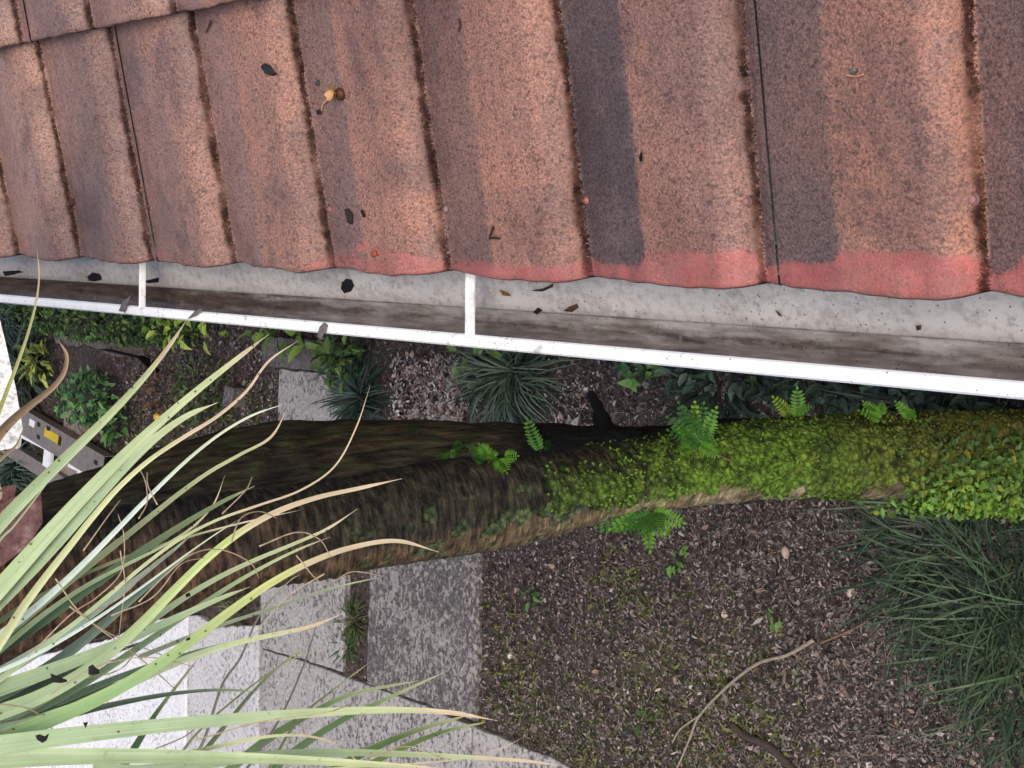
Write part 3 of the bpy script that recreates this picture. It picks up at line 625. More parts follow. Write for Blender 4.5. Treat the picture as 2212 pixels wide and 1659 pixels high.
grass(752, 1395, 50, .09, .03, .005, 'bright green weed in the gap between the pavers', srgb(44, 72, 32), srgb(72, 112, 44), 1.5)
grass(515, 1325, 140, .10, .08, .005, 'short mossy grass beside the white slab under the trunk', srgb(52, 58, 36), srgb(118, 124, 76), 1.5)
grass(1560, 820, 200, .22, .12, .007, 'low dark grass in the shade under the gutter', srgb(20, 30, 24), srgb(60, 80, 60), 1.9)
grass(2050, 870, 200, .26, .16, .007, 'dark stalks between the gutter and the mossy trunk', srgb(18, 26, 22), srgb(76, 88, 70), 1.4)
# ------------------------------------------------------------------ leafy plants
def leafy(x, y, n, rx, ry, h, L, wd_, label, c0, c1, name='leafy_plant', cat='plant', group=None):
    c = at(x, y); o = thing(name, label, cat, group, (c[0], c[1], GZ)); mb = MB()
    for _ in range(n):
        a = random.uniform(0, 6.283); r = random.random() ** .5; hh = h * random.uniform(.25, 1) * (1 - .5 * r * r)
        p = np.array([c[0] + math.cos(a) * r * rx, c[1] + math.sin(a) * r * ry, GZ + .01 + hh])
        d = np.array([math.cos(a) * .6 + random.gauss(0, .5), math.sin(a) * .6 + random.gauss(0, .5), random.uniform(-.2, .7)])
        leaf(mb, p, d, unit(np.array([random.gauss(0, .35), random.gauss(0, .35), 1])), L * random.uniform(.6, 1.2), wd_ * random.uniform(.7, 1.2), lerp(c0, c1, random.random() ** 1.3), .25)
    st = MB()
    for _ in range(max(3, n // 30)):
        a = random.uniform(0, 6.283); blade(st, (c[0], c[1], GZ), (math.cos(a) * .4, math.sin(a) * .4, 1), h * .9, .006, lerp(c0, (.05, .04, .03), .6), .4)
    reloc(mb.build('leaves', M['plant']), o); reloc(st.build('stems', M['plant']), o); return o
leafy(225, 692, 1500, 1.0, .10, .10, .035, .02, 'low hedge of small green leaves along the far gutter', srgb(36, 58, 26), srgb(104, 136, 64), 'low_hedge', 'hedge')
leafy(240, 862, 230, .17, .12, .26, .06, .026, 'bushy bright green shrub beside the ladder', srgb(42, 84, 42), srgb(118, 160, 96), 'shrub', 'shrub')
leafy(262, 912, 60, .12, .08, .10, .07, .028, 'small green seedling just below the bushy shrub', srgb(50, 90, 42), srgb(110, 150, 80))
leafy(112, 780, 45, .10, .07, .14, .09, .03, 'yellow-green plant left of the bushy shrub', srgb(84, 100, 36), srgb(176, 186, 92))
leafy(430, 716, 40, .30, .05, .18, .08, .03, 'yellow-green leafy plant poking out from under the gutter', srgb(96, 124, 36), srgb(176, 196, 84))
leafy(655, 718, 36, .26, .06, .16, .085, .035, 'light green plant above the dark grey paver', srgb(72, 104, 38), srgb(140, 168, 76))
leafy(765, 770, 90, .10, .10, .16, .06, .03, 'small green weed above the dark tuft', srgb(48, 74, 32), srgb(116, 144, 70))
leafy(1085, 775, 18, .16, .06, .2, .06, .03, 'pale broad leaves over the drooping grass tuft', srgb(80, 112, 50), srgb(140, 166, 92))
leafy(450, 845, 150, .24, .14, .10, .045, .022, 'scattered seedlings in the soil beside the small upright stone', srgb(50, 66, 32), srgb(104, 122, 64))
leafy(370, 850, 70, .16, .10, .09, .045, .014, 'reddish brown weed beside the scattered seedlings', srgb(70, 44, 34), srgb(120, 84, 56))
leafy(1405, 806, 14, .05, .04, .08, .05, .03, 'single bright broad-leaved weed under the gutter edge', srgb(70, 112, 56), srgb(124, 164, 90))
leafy(1640, 806, 190, .6, .05, .10, .055, .024, 'low broad-leaved ground cover along the wall below the gutter', srgb(26, 42, 32), srgb(92, 118, 92))
leafy(1880, 850, 130, .4, .06, .10, .06, .024, 'dark ground cover between gutter and mossy trunk', srgb(20, 32, 24), srgb(78, 100, 74))
leafy(1475, 1210, 9, .03, .04, .04, .04, .018, 'tiny green weed in soil below the hanging ferns', srgb(70, 110, 44), srgb(110, 150, 64))
leafy(1155, 1280, 9, .04, .03, .03, .035, .018, 'tiny bright weed right of the speckled paver', srgb(60, 104, 40), srgb(100, 140, 60))
leafy(1690, 1330, 6, .03, .03, .03, .03, .016, 'tiny weed in the open soil', srgb(70, 100, 44), srgb(110, 140, 64))
leafy(1410, 1560, 12, .06, .04, .03, .035, .016, 'green sprig in the mossy soil near the long stick', srgb(56, 90, 36), srgb(96, 130, 60))
# ------------------------------------------------------------------ loose litter
def chips(name, regions, pal, label, cat, size, lift=.002):
    mb = MB()
    for (x0, y0, x1, y1, n, s) in regions:
        for _ in range(n):
            x = random.uniform(x0, x1); y = random.uniform(y0, y1); p = at(x, y); z = gz(p[0], p[1]) + lift + random.random() * .012
            L = size * s * random.lognormvariate(0, .45); wd_ = L * random.uniform(.25, .7); a = random.uniform(0, 6.283)
            leaf(mb, np.array([p[0], p[1], z]), np.array([math.cos(a), math.sin(a), random.uniform(-.25, .35)]), unit(np.array([random.gauss(0, .45), random.gauss(0, .45), 1])), L, wd_, lerp((0, 0, 0), random.choice(pal), random.uniform(.55, 1.1)), random.uniform(-.3, .4), random.uniform(-.3, .5))
    return kind(mb.build(name, M['litter']), 'stuff', label, cat)
LIT = [srgb(150, 140, 134)] * 3 + [srgb(116, 108, 104)] * 5 + [srgb(148, 118, 108)] * 3 + [srgb(118, 92, 84)] * 4 + [srgb(86, 68, 62)] * 7 + [srgb(104, 96, 92)] * 6 + [srgb(44, 38, 36)] * 8 + [srgb(176, 146, 128)] + [srgb(150, 106, 82)]
LIT = [tuple(1.4 * q for q in lerp(c, (sum(c) / 3 * 1.05, sum(c) / 3 * 1.0, sum(c) / 3 * .94), .5)) for c in LIT]
chips('leaf_litter', [(1030, 1080, 2260, 1700, 33000, 1), (1030, 740, 1760, 960, 5000, 1), (250, 700, 620, 1000, 5000, 1.2), (-40, 640, 260, 1100, 1200, 1.2), (735, 1230, 800, 1480, 260, .9), (800, 730, 1060, 930, 900, 1), (1740, 800, 2260, 930, 900, 1), (1000, 1500, 1250, 1660, 400, .9)], LIT, 'brown and pinkish leaf litter scattered over the soil', 'leaf litter', .0095)
FB = [srgb(128, 112, 100), srgb(92, 78, 70), srgb(150, 132, 118), srgb(60, 50, 46)]
fb = MB()
for _ in range(3200):
    x, y = (random.uniform(1030, 2240), random.uniform(1080, 1690)) if random.random() < .7 else (random.uniform(260, 1750), random.uniform(740, 960))
    p = at(x, y); a = random.uniform(0, 6.283); L = random.uniform(.015, .055)
    leaf(fb, np.array([p[0], p[1], gz(p[0], p[1]) + .012]), np.array([math.cos(a), math.sin(a), random.uniform(-.05, .15)]), np.array([0, 0, 1.]), L, random.uniform(.0016, .004), random.choice(FB), random.uniform(-.2, .4))
kind(fb.build('plant_fibre', M['litter']), 'stuff', 'thin dry stems and fibres strewn over the soil', 'plant fibre')
chips('gravel', [(850, 770, 1010, 930, 2600, 1), (900, 800, 1000, 925, 1800, 1), (1190, 830, 1290, 930, 260, 1)], [srgb(206, 198, 192), srgb(172, 160, 154), srgb(110, 96, 92), srgb(60, 52, 50), srgb(178, 152, 140)], 'pale gravel and chips between two grass tufts', 'gravel', .0135, .006)
mossb = MB()
for _ in range(5200):
    (c, r) = random.choice(MP); a = random.uniform(0, 6.283); q = r * random.random() ** .6; x = c[0] + math.cos(a) * q; y = c[1] + math.sin(a) * q
    if nz(x * 16, y * 16, 2) + .4 * nz(x * 40, y * 40, 3) < .02: continue
    leaf(mossb, np.array([x, y, gz(x, y) + .003]), np.array([random.gauss(0, 1), random.gauss(0, 1), random.uniform(.1, .9)]), np.array([0, 0, 1.]), random.uniform(.014, .036), random.uniform(.006, .012), lerp(srgb(46, 50, 28), srgb(118, 124, 74), random.random()))
kind(mossb.build('ground_moss', M['moss']), 'stuff', 'low green moss growing in patches on the soil', 'moss')
# pale pebbles and snail-like bits on the soil
for x, y, s, c, l in ((1104, 1416, .011, (.62, .58, .52), 'small white pebble right of the speckled paver'), (1840, 1278, .013, (.5, .4, .32), 'cream pebble beside the big grass clump'), (1698, 1193, .015, (.46, .34, .25), 'oval tan pebble in soil below the mossy trunk'), (344, 901, .022, (.7, .45, .08), 'yellow fallen fruit in the soil between the leaves')):
    mb = MB(); p = at(x, y); a = random.uniform(0, 3); V = []
    ss = [(1, 0), (1.05, .35), (.8, .8), (.4, 1.05)]; c_ = np.array([p[0], p[1], gz(p[0], p[1]) + .004]); K = 10
    for rr, hh in ss:
        for q in range(K):
            w_ = q * 2 * math.pi / K; e = np.array([math.cos(w_) * 1.25, math.sin(w_) * .85]); e = np.array([e[0] * math.cos(a) - e[1] * math.sin(a), e[0] * math.sin(a) + e[1] * math.cos(a)])
            V.append(c_ + np.array([*(e * s * rr * (1 + .15 * nz(q, x, y))), hh * s * .8]))
    V.append(c_ + np.array([0, 0, s * .88]))
    mb.add(V, [(i * K + q, i * K + (q + 1) % K, (i + 1) * K + (q + 1) % K, (i + 1) * K + q) for i in range(3) for q in range(K)] + [(3 * K + q, 3 * K + (q + 1) % K, 4 * K) for q in range(K)], c)
    tag(mb.build('fruit' if 'fruit' in l else 'pebble', M['litter']), l, 'fruit' if 'fruit' in l else 'pebble')
# ------------------------------------------------------------------ sticks and twigs
def stickpath(mb, P, r0, r1, col, n=8, K=7):
    C = catmull(P, n); m = len(C); V = []
    for i, c in enumerate(C):
        t = C[min(i + 1, m - 1)] - C[max(i - 1, 0)]; t = unit(t); a = unit(np.cross(t, [.13, .2, 1.])); b = np.cross(t, a); r = r0 + (r1 - r0) * i / (m - 1); r *= 1 + .18 * nz(i * .7, r0 * 900, 0)
        V += [c + (a * math.cos(q * 2 * math.pi / K) + b * math.sin(q * 2 * math.pi / K)) * r for q in range(K)]
    mb.add(V, [(i * K + q, i * K + (q + 1) % K, (i + 1) * K + (q + 1) % K, (i + 1) * K + q) for i in range(m - 1) for q in range(K)] + [tuple(range(K))[::-1], tuple(range((m - 1) * K, m * K))], col)
def gp(x, y, h=.02): p = at(x, y, GZ + h); return p
mb = MB(); SCL = srgb(142, 130, 116)
stickpath(mb, [gp(1757, 1383, .03), gp(1700, 1415, .035), gp(1640, 1432, .04), gp(1580, 1475, .04), gp(1512, 1545, .03), gp(1488, 1600, .03), gp(1450, 1690, .03)], .0062, .003, SCL)
stickpath(mb, [gp(1512, 1545, .03), gp(1470, 1575, .035), gp(1452, 1605, .03)], .0036, .0022, SCL)
tag(mb.build('stick', M['twig']), 'long pale forked stick lying on the soil at lower right', 'stick')
mb = MB(); stickpath(mb, [gp(1580, 1565), gp(1610, 1590), gp(1660, 1612), gp(1720, 1670)], .010, .013, srgb(86, 72, 66))
tag(mb.build('stick', M['furrow']), 'thick short brown stick below the long pale stick', 'stick')
mb = MB(); stickpath(mb, [gp(1770, 1390, .025), gp(1830, 1365, .04), gp(1870, 1345, .03)], .0035, .0025, srgb(128, 96, 74))
tag(mb.build('twig', M['twig']), 'thin brown twig touching the tip of the long pale stick', 'twig')
mb = MB(); stickpath(mb, [gp(805, 735, .05), gp(795, 790, .12), gp(782, 830, .1)], .006, .005, srgb(62, 58, 54))
tag(mb.build('twig', M['twig']), 'dark upright twig above the small dark tuft', 'twig')
i_, ph = main.find(1500, 985); j_, ph2 = main.find(1547, 1005); mb = MB()
stickpath(mb, [main.pt(i_, ph, 1.1), (main.pt(i_, ph, 1.12) + main.pt(j_, ph2, 1.12)) / 2 + main.A[i_] * .004, main.pt(j_, ph2, 1.06)], .0018, .0014, srgb(120, 98, 78))
tag(mb.build('twig', M['twig']), 'thin twig caught in moss beside the largest fern', 'twig')
# black plastic edging
mb = MB(); a = gp(240, 752, 0); b = gp(275, 800, 0)
V = [gp(240, 752, .0), gp(250, 752, .0), gp(278, 812, .0), gp(240, 790, 0)]
c0, c1, c2 = gp(238, 755, .01), gp(312, 772, .01), gp(345, 805, .01)
for (p, q, h) in ((c0, c1, .11), (c1, c2, .09)):
    d = unit(q - p); s_ = np.array([-d[1], d[0], 0]) * .006; box(mb, p - s_ * .5 - np.array([0, 0, .05]), q - p, s_, np.array([0, 0, h]))
tag(mb.build('garden_edging', M['black'], None, False), 'black plastic garden edging behind the bushy shrub', 'edging')
# ------------------------------------------------------------------ ladder lying on the ground
A, B_ = at(30, 862, GZ + .06), at(243, 985, GZ + .06)
lad = thing('ladder', 'folded aluminium ladder with a yellow sticker lying by the shrub', 'ladder', None, tuple((A + B_) / 2 - np.array([0, 0, .06])))
d = unit(B_ - A); sd_ = unit(np.cross([0, 0, 1.], d)); L = np.linalg.norm(B_ - A)
if sd_ @ (at(120, 1000) - at(120, 900)) < 0: sd_ = -sd_
Z3 = np.array([0, 0, 1.]); A0 = A - d * 1.0; LL_ = L + 1.0
def rail(off, wd_, h, z0):
    mb = MB(); o = A0 + sd_ * off; o[2] = GZ + z0
    box(mb, o, d * LL_, sd_ * wd_, Z3 * .004); box(mb, o - Z3 * h, d * LL_, sd_ * .003, Z3 * (h - .001)); box(mb, o + sd_ * (wd_ - .003) - Z3 * h, d * LL_, sd_ * .003, Z3 * (h - .001))
    ob = mb.build('rail', M['alu'], None, False); reloc(ob, lad); return ob
W1 = .135
r1 = rail(0, W1, .05, .10); r2 = rail(W1 + .10, .075, .05, .07)
for t in (.15, .32, .5, .68, .86, .97):
    mb = MB(); o = A0 + d * LL_ * t + sd_ * (W1 - .004); o[2] = GZ + .055; box(mb, o, d * .075, sd_ * .11, Z3 * .02); ob = mb.build('rung', M['alu_bright'], None, False); reloc(ob, lad)
for a, b, w_ in ((.0, .52, .034), (.66, .93, .026)):
    mb = MB(); o = A0 + d * (1.0 + L * a) + sd_ * (W1 + .002); o[2] = GZ + .088; e = d * L * (b - a)
    V = [o, o + sd_ * w_, o + e + sd_ * .006, o + e]; V = V + [v - Z3 * .004 for v in V]
    mb.add(V, [(0, 1, 2, 3), (7, 6, 5, 4), (0, 4, 5, 1), (1, 5, 6, 2), (2, 6, 7, 3), (3, 7, 4, 0)]); reloc(mb.build('rail_flange', M['alu_bright'], None, False), lad)
def on_rail(t, v, ln, wd_, mat, name, z=.1045, th=.0012):
    mb = MB(); o = A0 + d * (1.0 + L * t) + sd_ * (W1 * v); o[2] = GZ + z; box(mb, o, d * ln, sd_ * wd_, Z3 * th); ob = mb.build(name, mat, None, False); reloc(ob, lad); return ob
on_rail(.43, .2, .20, .045, M['yellow'], 'sticker')['label'] = 'yellow warning sticker'
ob = on_rail(.575, .2, .035, .045, M['black'], 'sticker_mark', .1062); 
for t, v in ((.08, .25), (.35, .15), (.36, .62), (.45, .08), (.92, .3), (.93, .75)): on_rail(t, v, .035, .022, M['black'], 'slot')
on_rail(.27, .2, .06, .035, M['alu_bright'], 'label_plate')
# ------------------------------------------------------------------ white and red timbers of the frame beside the yucca
def beam(name, mat, pts, dep, thick, label, cat, rnd=0):
    """board whose end shows; pts is its outline, thickness runs away from the viewer"""
    P = [atd(x, y, dep) for x, y in pts]; c = np.mean(P, axis=0); away = unit(c - CAM)
    mb = MB(); k = len(P); V = [p for p in P] + [p + away * thick for p in P]
    mb.add(V, [tuple(range(k)), tuple(range(2 * k - 1, k - 1, -1))] + [(i, (i + 1) % k, k + (i + 1) % k, k + i) for i in range(k)])
    o = mb.build(name, mat, None, False); bm_ = o.modifiers.new('bevel', 'BEVEL'); bm_.width = .003; bm_.segments = 3; bm_.limit_method = 'ANGLE'
    return tag(o, label, cat)
beam('white_post', M['post'], [(-1500, 620), (-1500, 1130), (-60, 975), (0, 968), (28, 963), (38, 948), (44, 925), (30, 842), (8, 745), (-4, 695), (-30, 660)], 1.95, .045, 'weathered white painted timber end with rounded corner at the left edge', 'timber')
rb = thing('red_beam', 'weathered red painted beam end in front of the dark stem', 'beam', None, tuple(atd(40, 1150, 2.15)))
def prism(P, away, thick, mat, name, par):
    mb = MB(); k = len(P); V = list(P) + [p + away * thick for p in P]
    mb.add(V, [tuple(range(k)), tuple(range(2 * k - 1, k - 1, -1))] + [(i, (i + 1) % k, k + (i + 1) % k, k + i) for i in range(k)]); o = mb.build(name, mat, None, False)
    b = o.modifiers.new('bevel', 'BEVEL'); b.width = .002; b.segments = 2; reloc(o, par); return o
aw = unit(atd(40, 1150, 2.15) - CAM)
prism([atd(x, y, 2.15) for x, y in ((-1300, 1085), (-5, 1095), (45, 1070), (86, 1066), (89, 1128), (60, 1175), (0, 1222), (-1300, 1560))], aw, .05, M['brick'], 'beam_face', rb)
prism([atd(x, y, 2.2) for x, y in ((-1300, 1040), (0, 1056), (32, 1050), (28, 1072), (8, 1092), (-1300, 1085))], aw, .03, M['brick'], 'top_batten', rb)
# ------------------------------------------------------------------ yucca
RC = (-170, 1470); RD = 1.62
yb = atd(RC[0], RC[1], RD)
yucca = thing('yucca', 'spiky grey-green yucca with long sword leaves reaching over the scene', 'yucca', None, (yb[0], yb[1], GZ))
mb = MB(); stickpath(mb, [at(250, 2500, GZ - .05), atd(-150, 2150, 3.2), atd(-300, 1750, 2.1), yb], .075, .05, srgb(92, 76, 62), 10, 18); reloc(mb.build('trunk', M['furrow']), yucca)
GA = srgb(156, 178, 136); GB = srgb(138, 160, 118); GD = srgb(70, 98, 62); GG = srgb(140, 162, 146); GY = srgb(190, 196, 146); GP_ = srgb(190, 206, 196); TIP = srgb(196, 176, 148); BR = srgb(166, 140, 112); GW = srgb(172, 192, 144)
def sword(pts, w0, col, d0=1.58, d1=1.66, tip=TIP, tipfrom=.78, twist=.15, name='leaf', yel=None, wpow=1.3, label=None, fold=.22, belly=0, hook=0):
    """pts: pixel path, w0: width in pixels near the base"""
    if len(pts) > 5 and w0 > 9:          # long stiff blades: smooth the sampled path
        q = np.array(pts, float); l = np.concatenate([[0], np.cumsum(np.hypot(*np.diff(q, axis=0).T))]); l /= l[-1]
        wt = np.ones(len(l)); wt[-2:] = 2.5; tt = np.linspace(0, 1, 14); dg = 7 if hook else 5 if len(pts) > 8 else 4 if len(pts) > 6 else 3
        pts = [tuple(v) for v in np.array([np.polyval(np.polyfit(l, q[:, c], dg, w=wt), tt) for c in (0, 1)]).T]
    k = len(pts); seg = [0]
    for a, b in zip(pts, pts[1:]): seg.append(seg[-1] + math.hypot(b[0] - a[0], b[1] - a[1]))
    D = [d0 + (d1 - d0) * s / seg[-1] for s in seg]
    C = catmull([atd(x, y, q) for (x, y), q in zip(pts, D)], 10); m = len(C); V = []; Cc = []; U = []; mb = MB(); acc = 0
    wm = w0 * .9 / F * d0; tw = twist * random.choice((-1, 1)); ph = random.random() * 9
    for i, c in enumerate(C):
        t = i / (m - 1); tg = unit(C[min(i + 1, m - 1)] - C[max(i - 1, 0)]); vd = unit(CAM - c); vd = unit(vd - tg * (vd @ tg)); s_ = np.cross(tg, vd)
        an = tw * math.sin(t * 2.2 + .4); s2 = s_ * math.cos(an) + vd * math.sin(an); n2 = vd * math.cos(an) - s_ * math.sin(an)
        ww = wm * (.16 + .84 * (1 - t ** wpow)) * (1 - sstep(.93, 1, t) * .85) * .5 * (1 + belly * math.sin(t * 3.14))
        cc = lerp(col, yel or GY, sstep(tipfrom - .35, tipfrom, t) * .65); cc = lerp(cc, tip, sstep(tipfrom, tipfrom + .1, t + .03 * nz(t * 30, ph, 0)))
        ed = lerp(cc, yel or srgb(206, 208, 150), .45); mid = lerp(cc, (0, 0, 0), .12)
        for q, (a, h, e) in enumerate(((-1, .0, ed), (-.86, -fold * .25, cc), (-.4, -fold * .8, cc), (0, -fold, mid), (.4, -fold * .8, cc), (.86, -fold * .25, cc), (1, 0, ed))):
            V.append(c + s2 * a * ww + n2 * h * ww); Cc.append(e); U.append((acc, .03 * q + ph))
        if i: acc += np.linalg.norm(c - C[i - 1])
    mb.add(V, [(i * 7 + q, i * 7 + q + 1, (i + 1) * 7 + q + 1, (i + 1) * 7 + q) for i in range(m - 1) for q in range(6)], Cc, U)
    o = mb.build(name, M['leaf']); reloc(o, yucca)
    if label: o['label'] = label
    return o
S = sword
# upper fan
S([(-170, 1400), (-40, 1180), (57, 1068), (235, 903), (340, 780), (404, 690)], 44, GA, tipfrom=.82, d1=1.78)
S([(-170, 1440), (-60, 1330), (60, 1210), (177, 1068), (333, 925), (420, 850), (520, 768), (581, 722)], 50, GW, tipfrom=.86, d1=1.8, d0=1.6)
S([(-150, 1440), (-40, 1330), (80, 1205), (200, 1085), (300, 980), (400, 900), (470, 870)], 58, GA, d0=1.62, d1=1.76, tipfrom=.95, yel=GY)
S([(-150, 1440), (-20, 1415), (60, 1310), (130, 1190), (240, 1080), (340, 985), (450, 898), (545, 840), (585, 800), (600, 752), (646, 736)], 26, GY, d0=1.57, d1=1.74, tipfrom=.62, wpow=.9, hook=1)
S([(-170, 1480), (-20, 1390), (120, 1270), (250, 1145), (400, 1005), (500, 925), (560, 888), (620, 872)], 26, GP_, d0=1.6, d1=1.72, tip=GP_, tipfrom=.9, wpow=.8)
S([(-160, 1480), (0, 1375), (150, 1255), (280, 1150), (400, 1062), (470, 1000), (560, 968), (612, 915), (622, 880)], 30, srgb(120, 132, 92), d0=1.66, d1=1.84, tipfrom=.84, wpow=.9, hook=1)
S([(-170, 1500), (-30, 1420), (80, 1345), (200, 1265), (320, 1180), (420, 1122), (490, 1078), (550, 1050)], 40, GD, d0=1.66, d1=1.8, tipfrom=.93, yel=srgb(120, 132, 80))
S([(-170, 1500), (20, 1385), (140, 1300), (260, 1225), (370, 1160), (430, 1128), (486, 1026)], 16, GB, d0=1.64, d1=1.8, tipfrom=.8)
S([(-170, 1520), (-20, 1470), (100, 1390), (220, 1305), (330, 1225), (410, 1160)], 36, GG, d0=1.58, d1=1.7, tipfrom=1.2)
S([(-170, 1520), (-10, 1475), (110, 1385), (230, 1290), (340, 1200), (470, 1120), (600, 1080), (700, 1032), (752, 955), (780, 890), (800, 832)], 18, srgb(168, 184, 140), d0=1.55, d1=1.75, tipfrom=.6, wpow=.7, hook=1)
S([(-170, 1530), (0, 1500), (120, 1430), (230, 1340), (340, 1250), (420, 1190)], 40, srgb(96, 120, 106), d0=1.6, d1=1.72, tipfrom=1.2)
S([(-150, 1500), (0, 1450), (150, 1370), (280, 1290), (370, 1222), (430, 1178), (520, 1120)], 12, GP_, d0=1.54, d1=1.64, tipfrom=.9)
# middle fan
S([(-190, 1560), (-20, 1495), (100, 1450), (200, 1412), (300, 1372), (400, 1330), (480, 1290), (540, 1268)], 46, GA, d0=1.55, d1=1.68, tipfrom=1.1, fold=.3)
S([(-190, 1620), (-40, 1560), (100, 1490), (230, 1410), (340, 1325), (420, 1235), (480, 1178), (555, 1128), (640, 1080), (720, 1050), (800, 1055), (868, 1032)], 50, GA, d0=1.5, d1=1.72, tipfrom=.66, wpow=.75, yel=srgb(196, 210, 120))
S([(-150, 1600), (60, 1530), (180, 1450), (300, 1365), (400, 1290), (500, 1232), (600, 1190), (700, 1140), (756, 1115), (772, 1098)], 34, GB, d0=1.58, d1=1.74, tipfrom=.86, wpow=.8)
S([(-150, 1600), (60, 1540), (200, 1465), (330, 1375), (450, 1300), (560, 1225), (650, 1185), (712, 1160)], 26, srgb(122, 150, 110), d0=1.6, d1=1.74, tipfrom=.9)
S([(-190, 1650), (-20, 1605), (100, 1560), (230, 1500), (330, 1440), (430, 1375), (520, 1305), (600, 1250), (680, 1205), (780, 1183), (860, 1172), (915, 1175), (948, 1193)], 52, srgb(136, 168, 108), d0=1.5, d1=1.7, tipfrom=.72, wpow=.8, yel=srgb(200, 198, 122), hook=1)
S([(-180, 1640), (0, 1580), (120, 1545), (250, 1492), (360, 1440), (460, 1400), (560, 1382), (650, 1358), (742, 1325)], 44, GA, d0=1.56, d1=1.7, tipfrom=.82, wpow=.8, yel=GY)
S([(-180, 1620), (-20, 1560), (120, 1525), (240, 1495), (330, 1450), (440, 1412)], 30, GD, d0=1.62, d1=1.72, tipfrom=1.2)
S([(-180, 1600), (0, 1520), (120, 1465), (240, 1412), (330, 1380)], 24, srgb(64, 88, 66), d0=1.62, d1=1.7, tipfrom=1.2)
S([(-180, 1640), (20, 1560), (180, 1500), (320, 1440), (420, 1405), (520, 1382), (640, 1360), (700, 1345)], 24, srgb(84, 112, 82), d0=1.63, d1=1.74, tipfrom=1.1)
S([(-180, 1650), (60, 1570), (160, 1540), (300, 1512), (400, 1495), (490, 1490), (560, 1495)], 28, srgb(70, 92, 66), d0=1.66, d1=1.76, tipfrom=1.1, wpow=1)
# lower fan
S([(-190, 1640), (-20, 1612), (120, 1595), (300, 1572), (450, 1558), (600, 1545), (720, 1538), (830, 1534), (930, 1536), (1010, 1544), (1075, 1557)], 56, GA, d0=1.48, d1=1.66, tipfrom=.82, wpow=1., yel=GY, fold=.3)
S([(-190, 1660), (-20, 1640), (140, 1636), (300, 1634), (450, 1632), (580, 1640), (700, 1648), (850, 1654), (1000, 1668)], 50, srgb(162, 182, 136), d0=1.48, d1=1.64, tipfrom=.85, yel=GY, fold=.25)
S([(200, 1660), (430, 1650), (560, 1636), (700, 1625), (830, 1626), (950, 1634), (1070, 1640), (1150, 1645), (1220, 1655)], 34, GB, d0=1.56, d1=1.7, tipfrom=.78, wpow=1., yel=GY)
S([(250, 1640), (400, 1625), (520, 1606), (600, 1590), (670, 1585), (720, 1600), (760, 1635), (790, 1680)], 15, GY, d0=1.54, d1=1.66, tipfrom=.62, wpow=1.)
S([(200, 1700), (500, 1690), (700, 1665), (850, 1650), (1000, 1637), (1060, 1625), (1140, 1588)], 10, srgb(190, 190, 120), d0=1.6, d1=1.7, tipfrom=.7)
for pts, w, c in (([(240, 1700), (300, 1600), (345, 1530), (430, 1420)], 22, GD), ([(380, 1700), (460, 1600), (560, 1480), (668, 1385)], 16, srgb(96, 112, 80)), ([(430, 1720), (560, 1610), (660, 1548), (760, 1500), (905, 1470)], 26, srgb(92, 116, 72)), ([(520, 1720), (640, 1620), (740, 1555), (830, 1512), (965, 1450)], 24, srgb(84, 110, 66)), ([(640, 1720), (760, 1640), (880, 1585), (1010, 1545)], 28, srgb(88, 114, 66)), ([(700, 1700), (860, 1620), (960, 1580), (1050, 1560)], 20, srgb(96, 120, 70)), ([(400, 1660), (440, 1600), (480, 1480), (520, 1420), (560, 1330), (620, 1260), (650, 1240)], 9, srgb(120, 124, 108)), ([(360, 1680), (420, 1590), (520, 1500), (620, 1430), (700, 1400)], 8, srgb(126, 134, 100)), ([(560, 1700), (640, 1560), (720, 1490), (800, 1430)], 9, srgb(110, 124, 90)), ([(300, 1420), (450, 1360), (600, 1310), (720, 1270), (815, 1248)], 12, srgb(150, 160, 130)), ([(520, 1680), (600, 1560), (655, 1440), (690, 1330), (720, 1265)], 7, srgb(100, 100, 96))):
    S(pts, w, c, d0=1.85, d1=1.98, tipfrom=.92, wpow=1.2)  # low leaves lying in shade, painted in darker greens
# leaf tips that rise past the gutter at far left
S([(-160, 1300), (-40, 1000), (0, 880), (40, 785), (68, 690), (82, 610), (84, 560), (79, 535)], 17, srgb(166, 170, 92), d0=1.6, d1=1.9, tipfrom=.8, wpow=1.6)
S([(-120, 1090), (-20, 970), (20, 915), (60, 880), (105, 845), (140, 800), (144, 770), (126, 735)], 40, srgb(186, 158, 130), d0=1.75, d1=1.86, tip=srgb(176, 152, 126), tipfrom=.35, belly=.3, twist=.9, hook=1, label='dry curled beige leaf', yel=srgb(190, 168, 140))
S([(-120, 1100), (-20, 1010), (10, 985), (36, 960), (50, 925)], 12, srgb(160, 140, 116), d0=1.8, d1=1.88, tip=BR, tipfrom=.3, label='dry leaf strip round the white post')
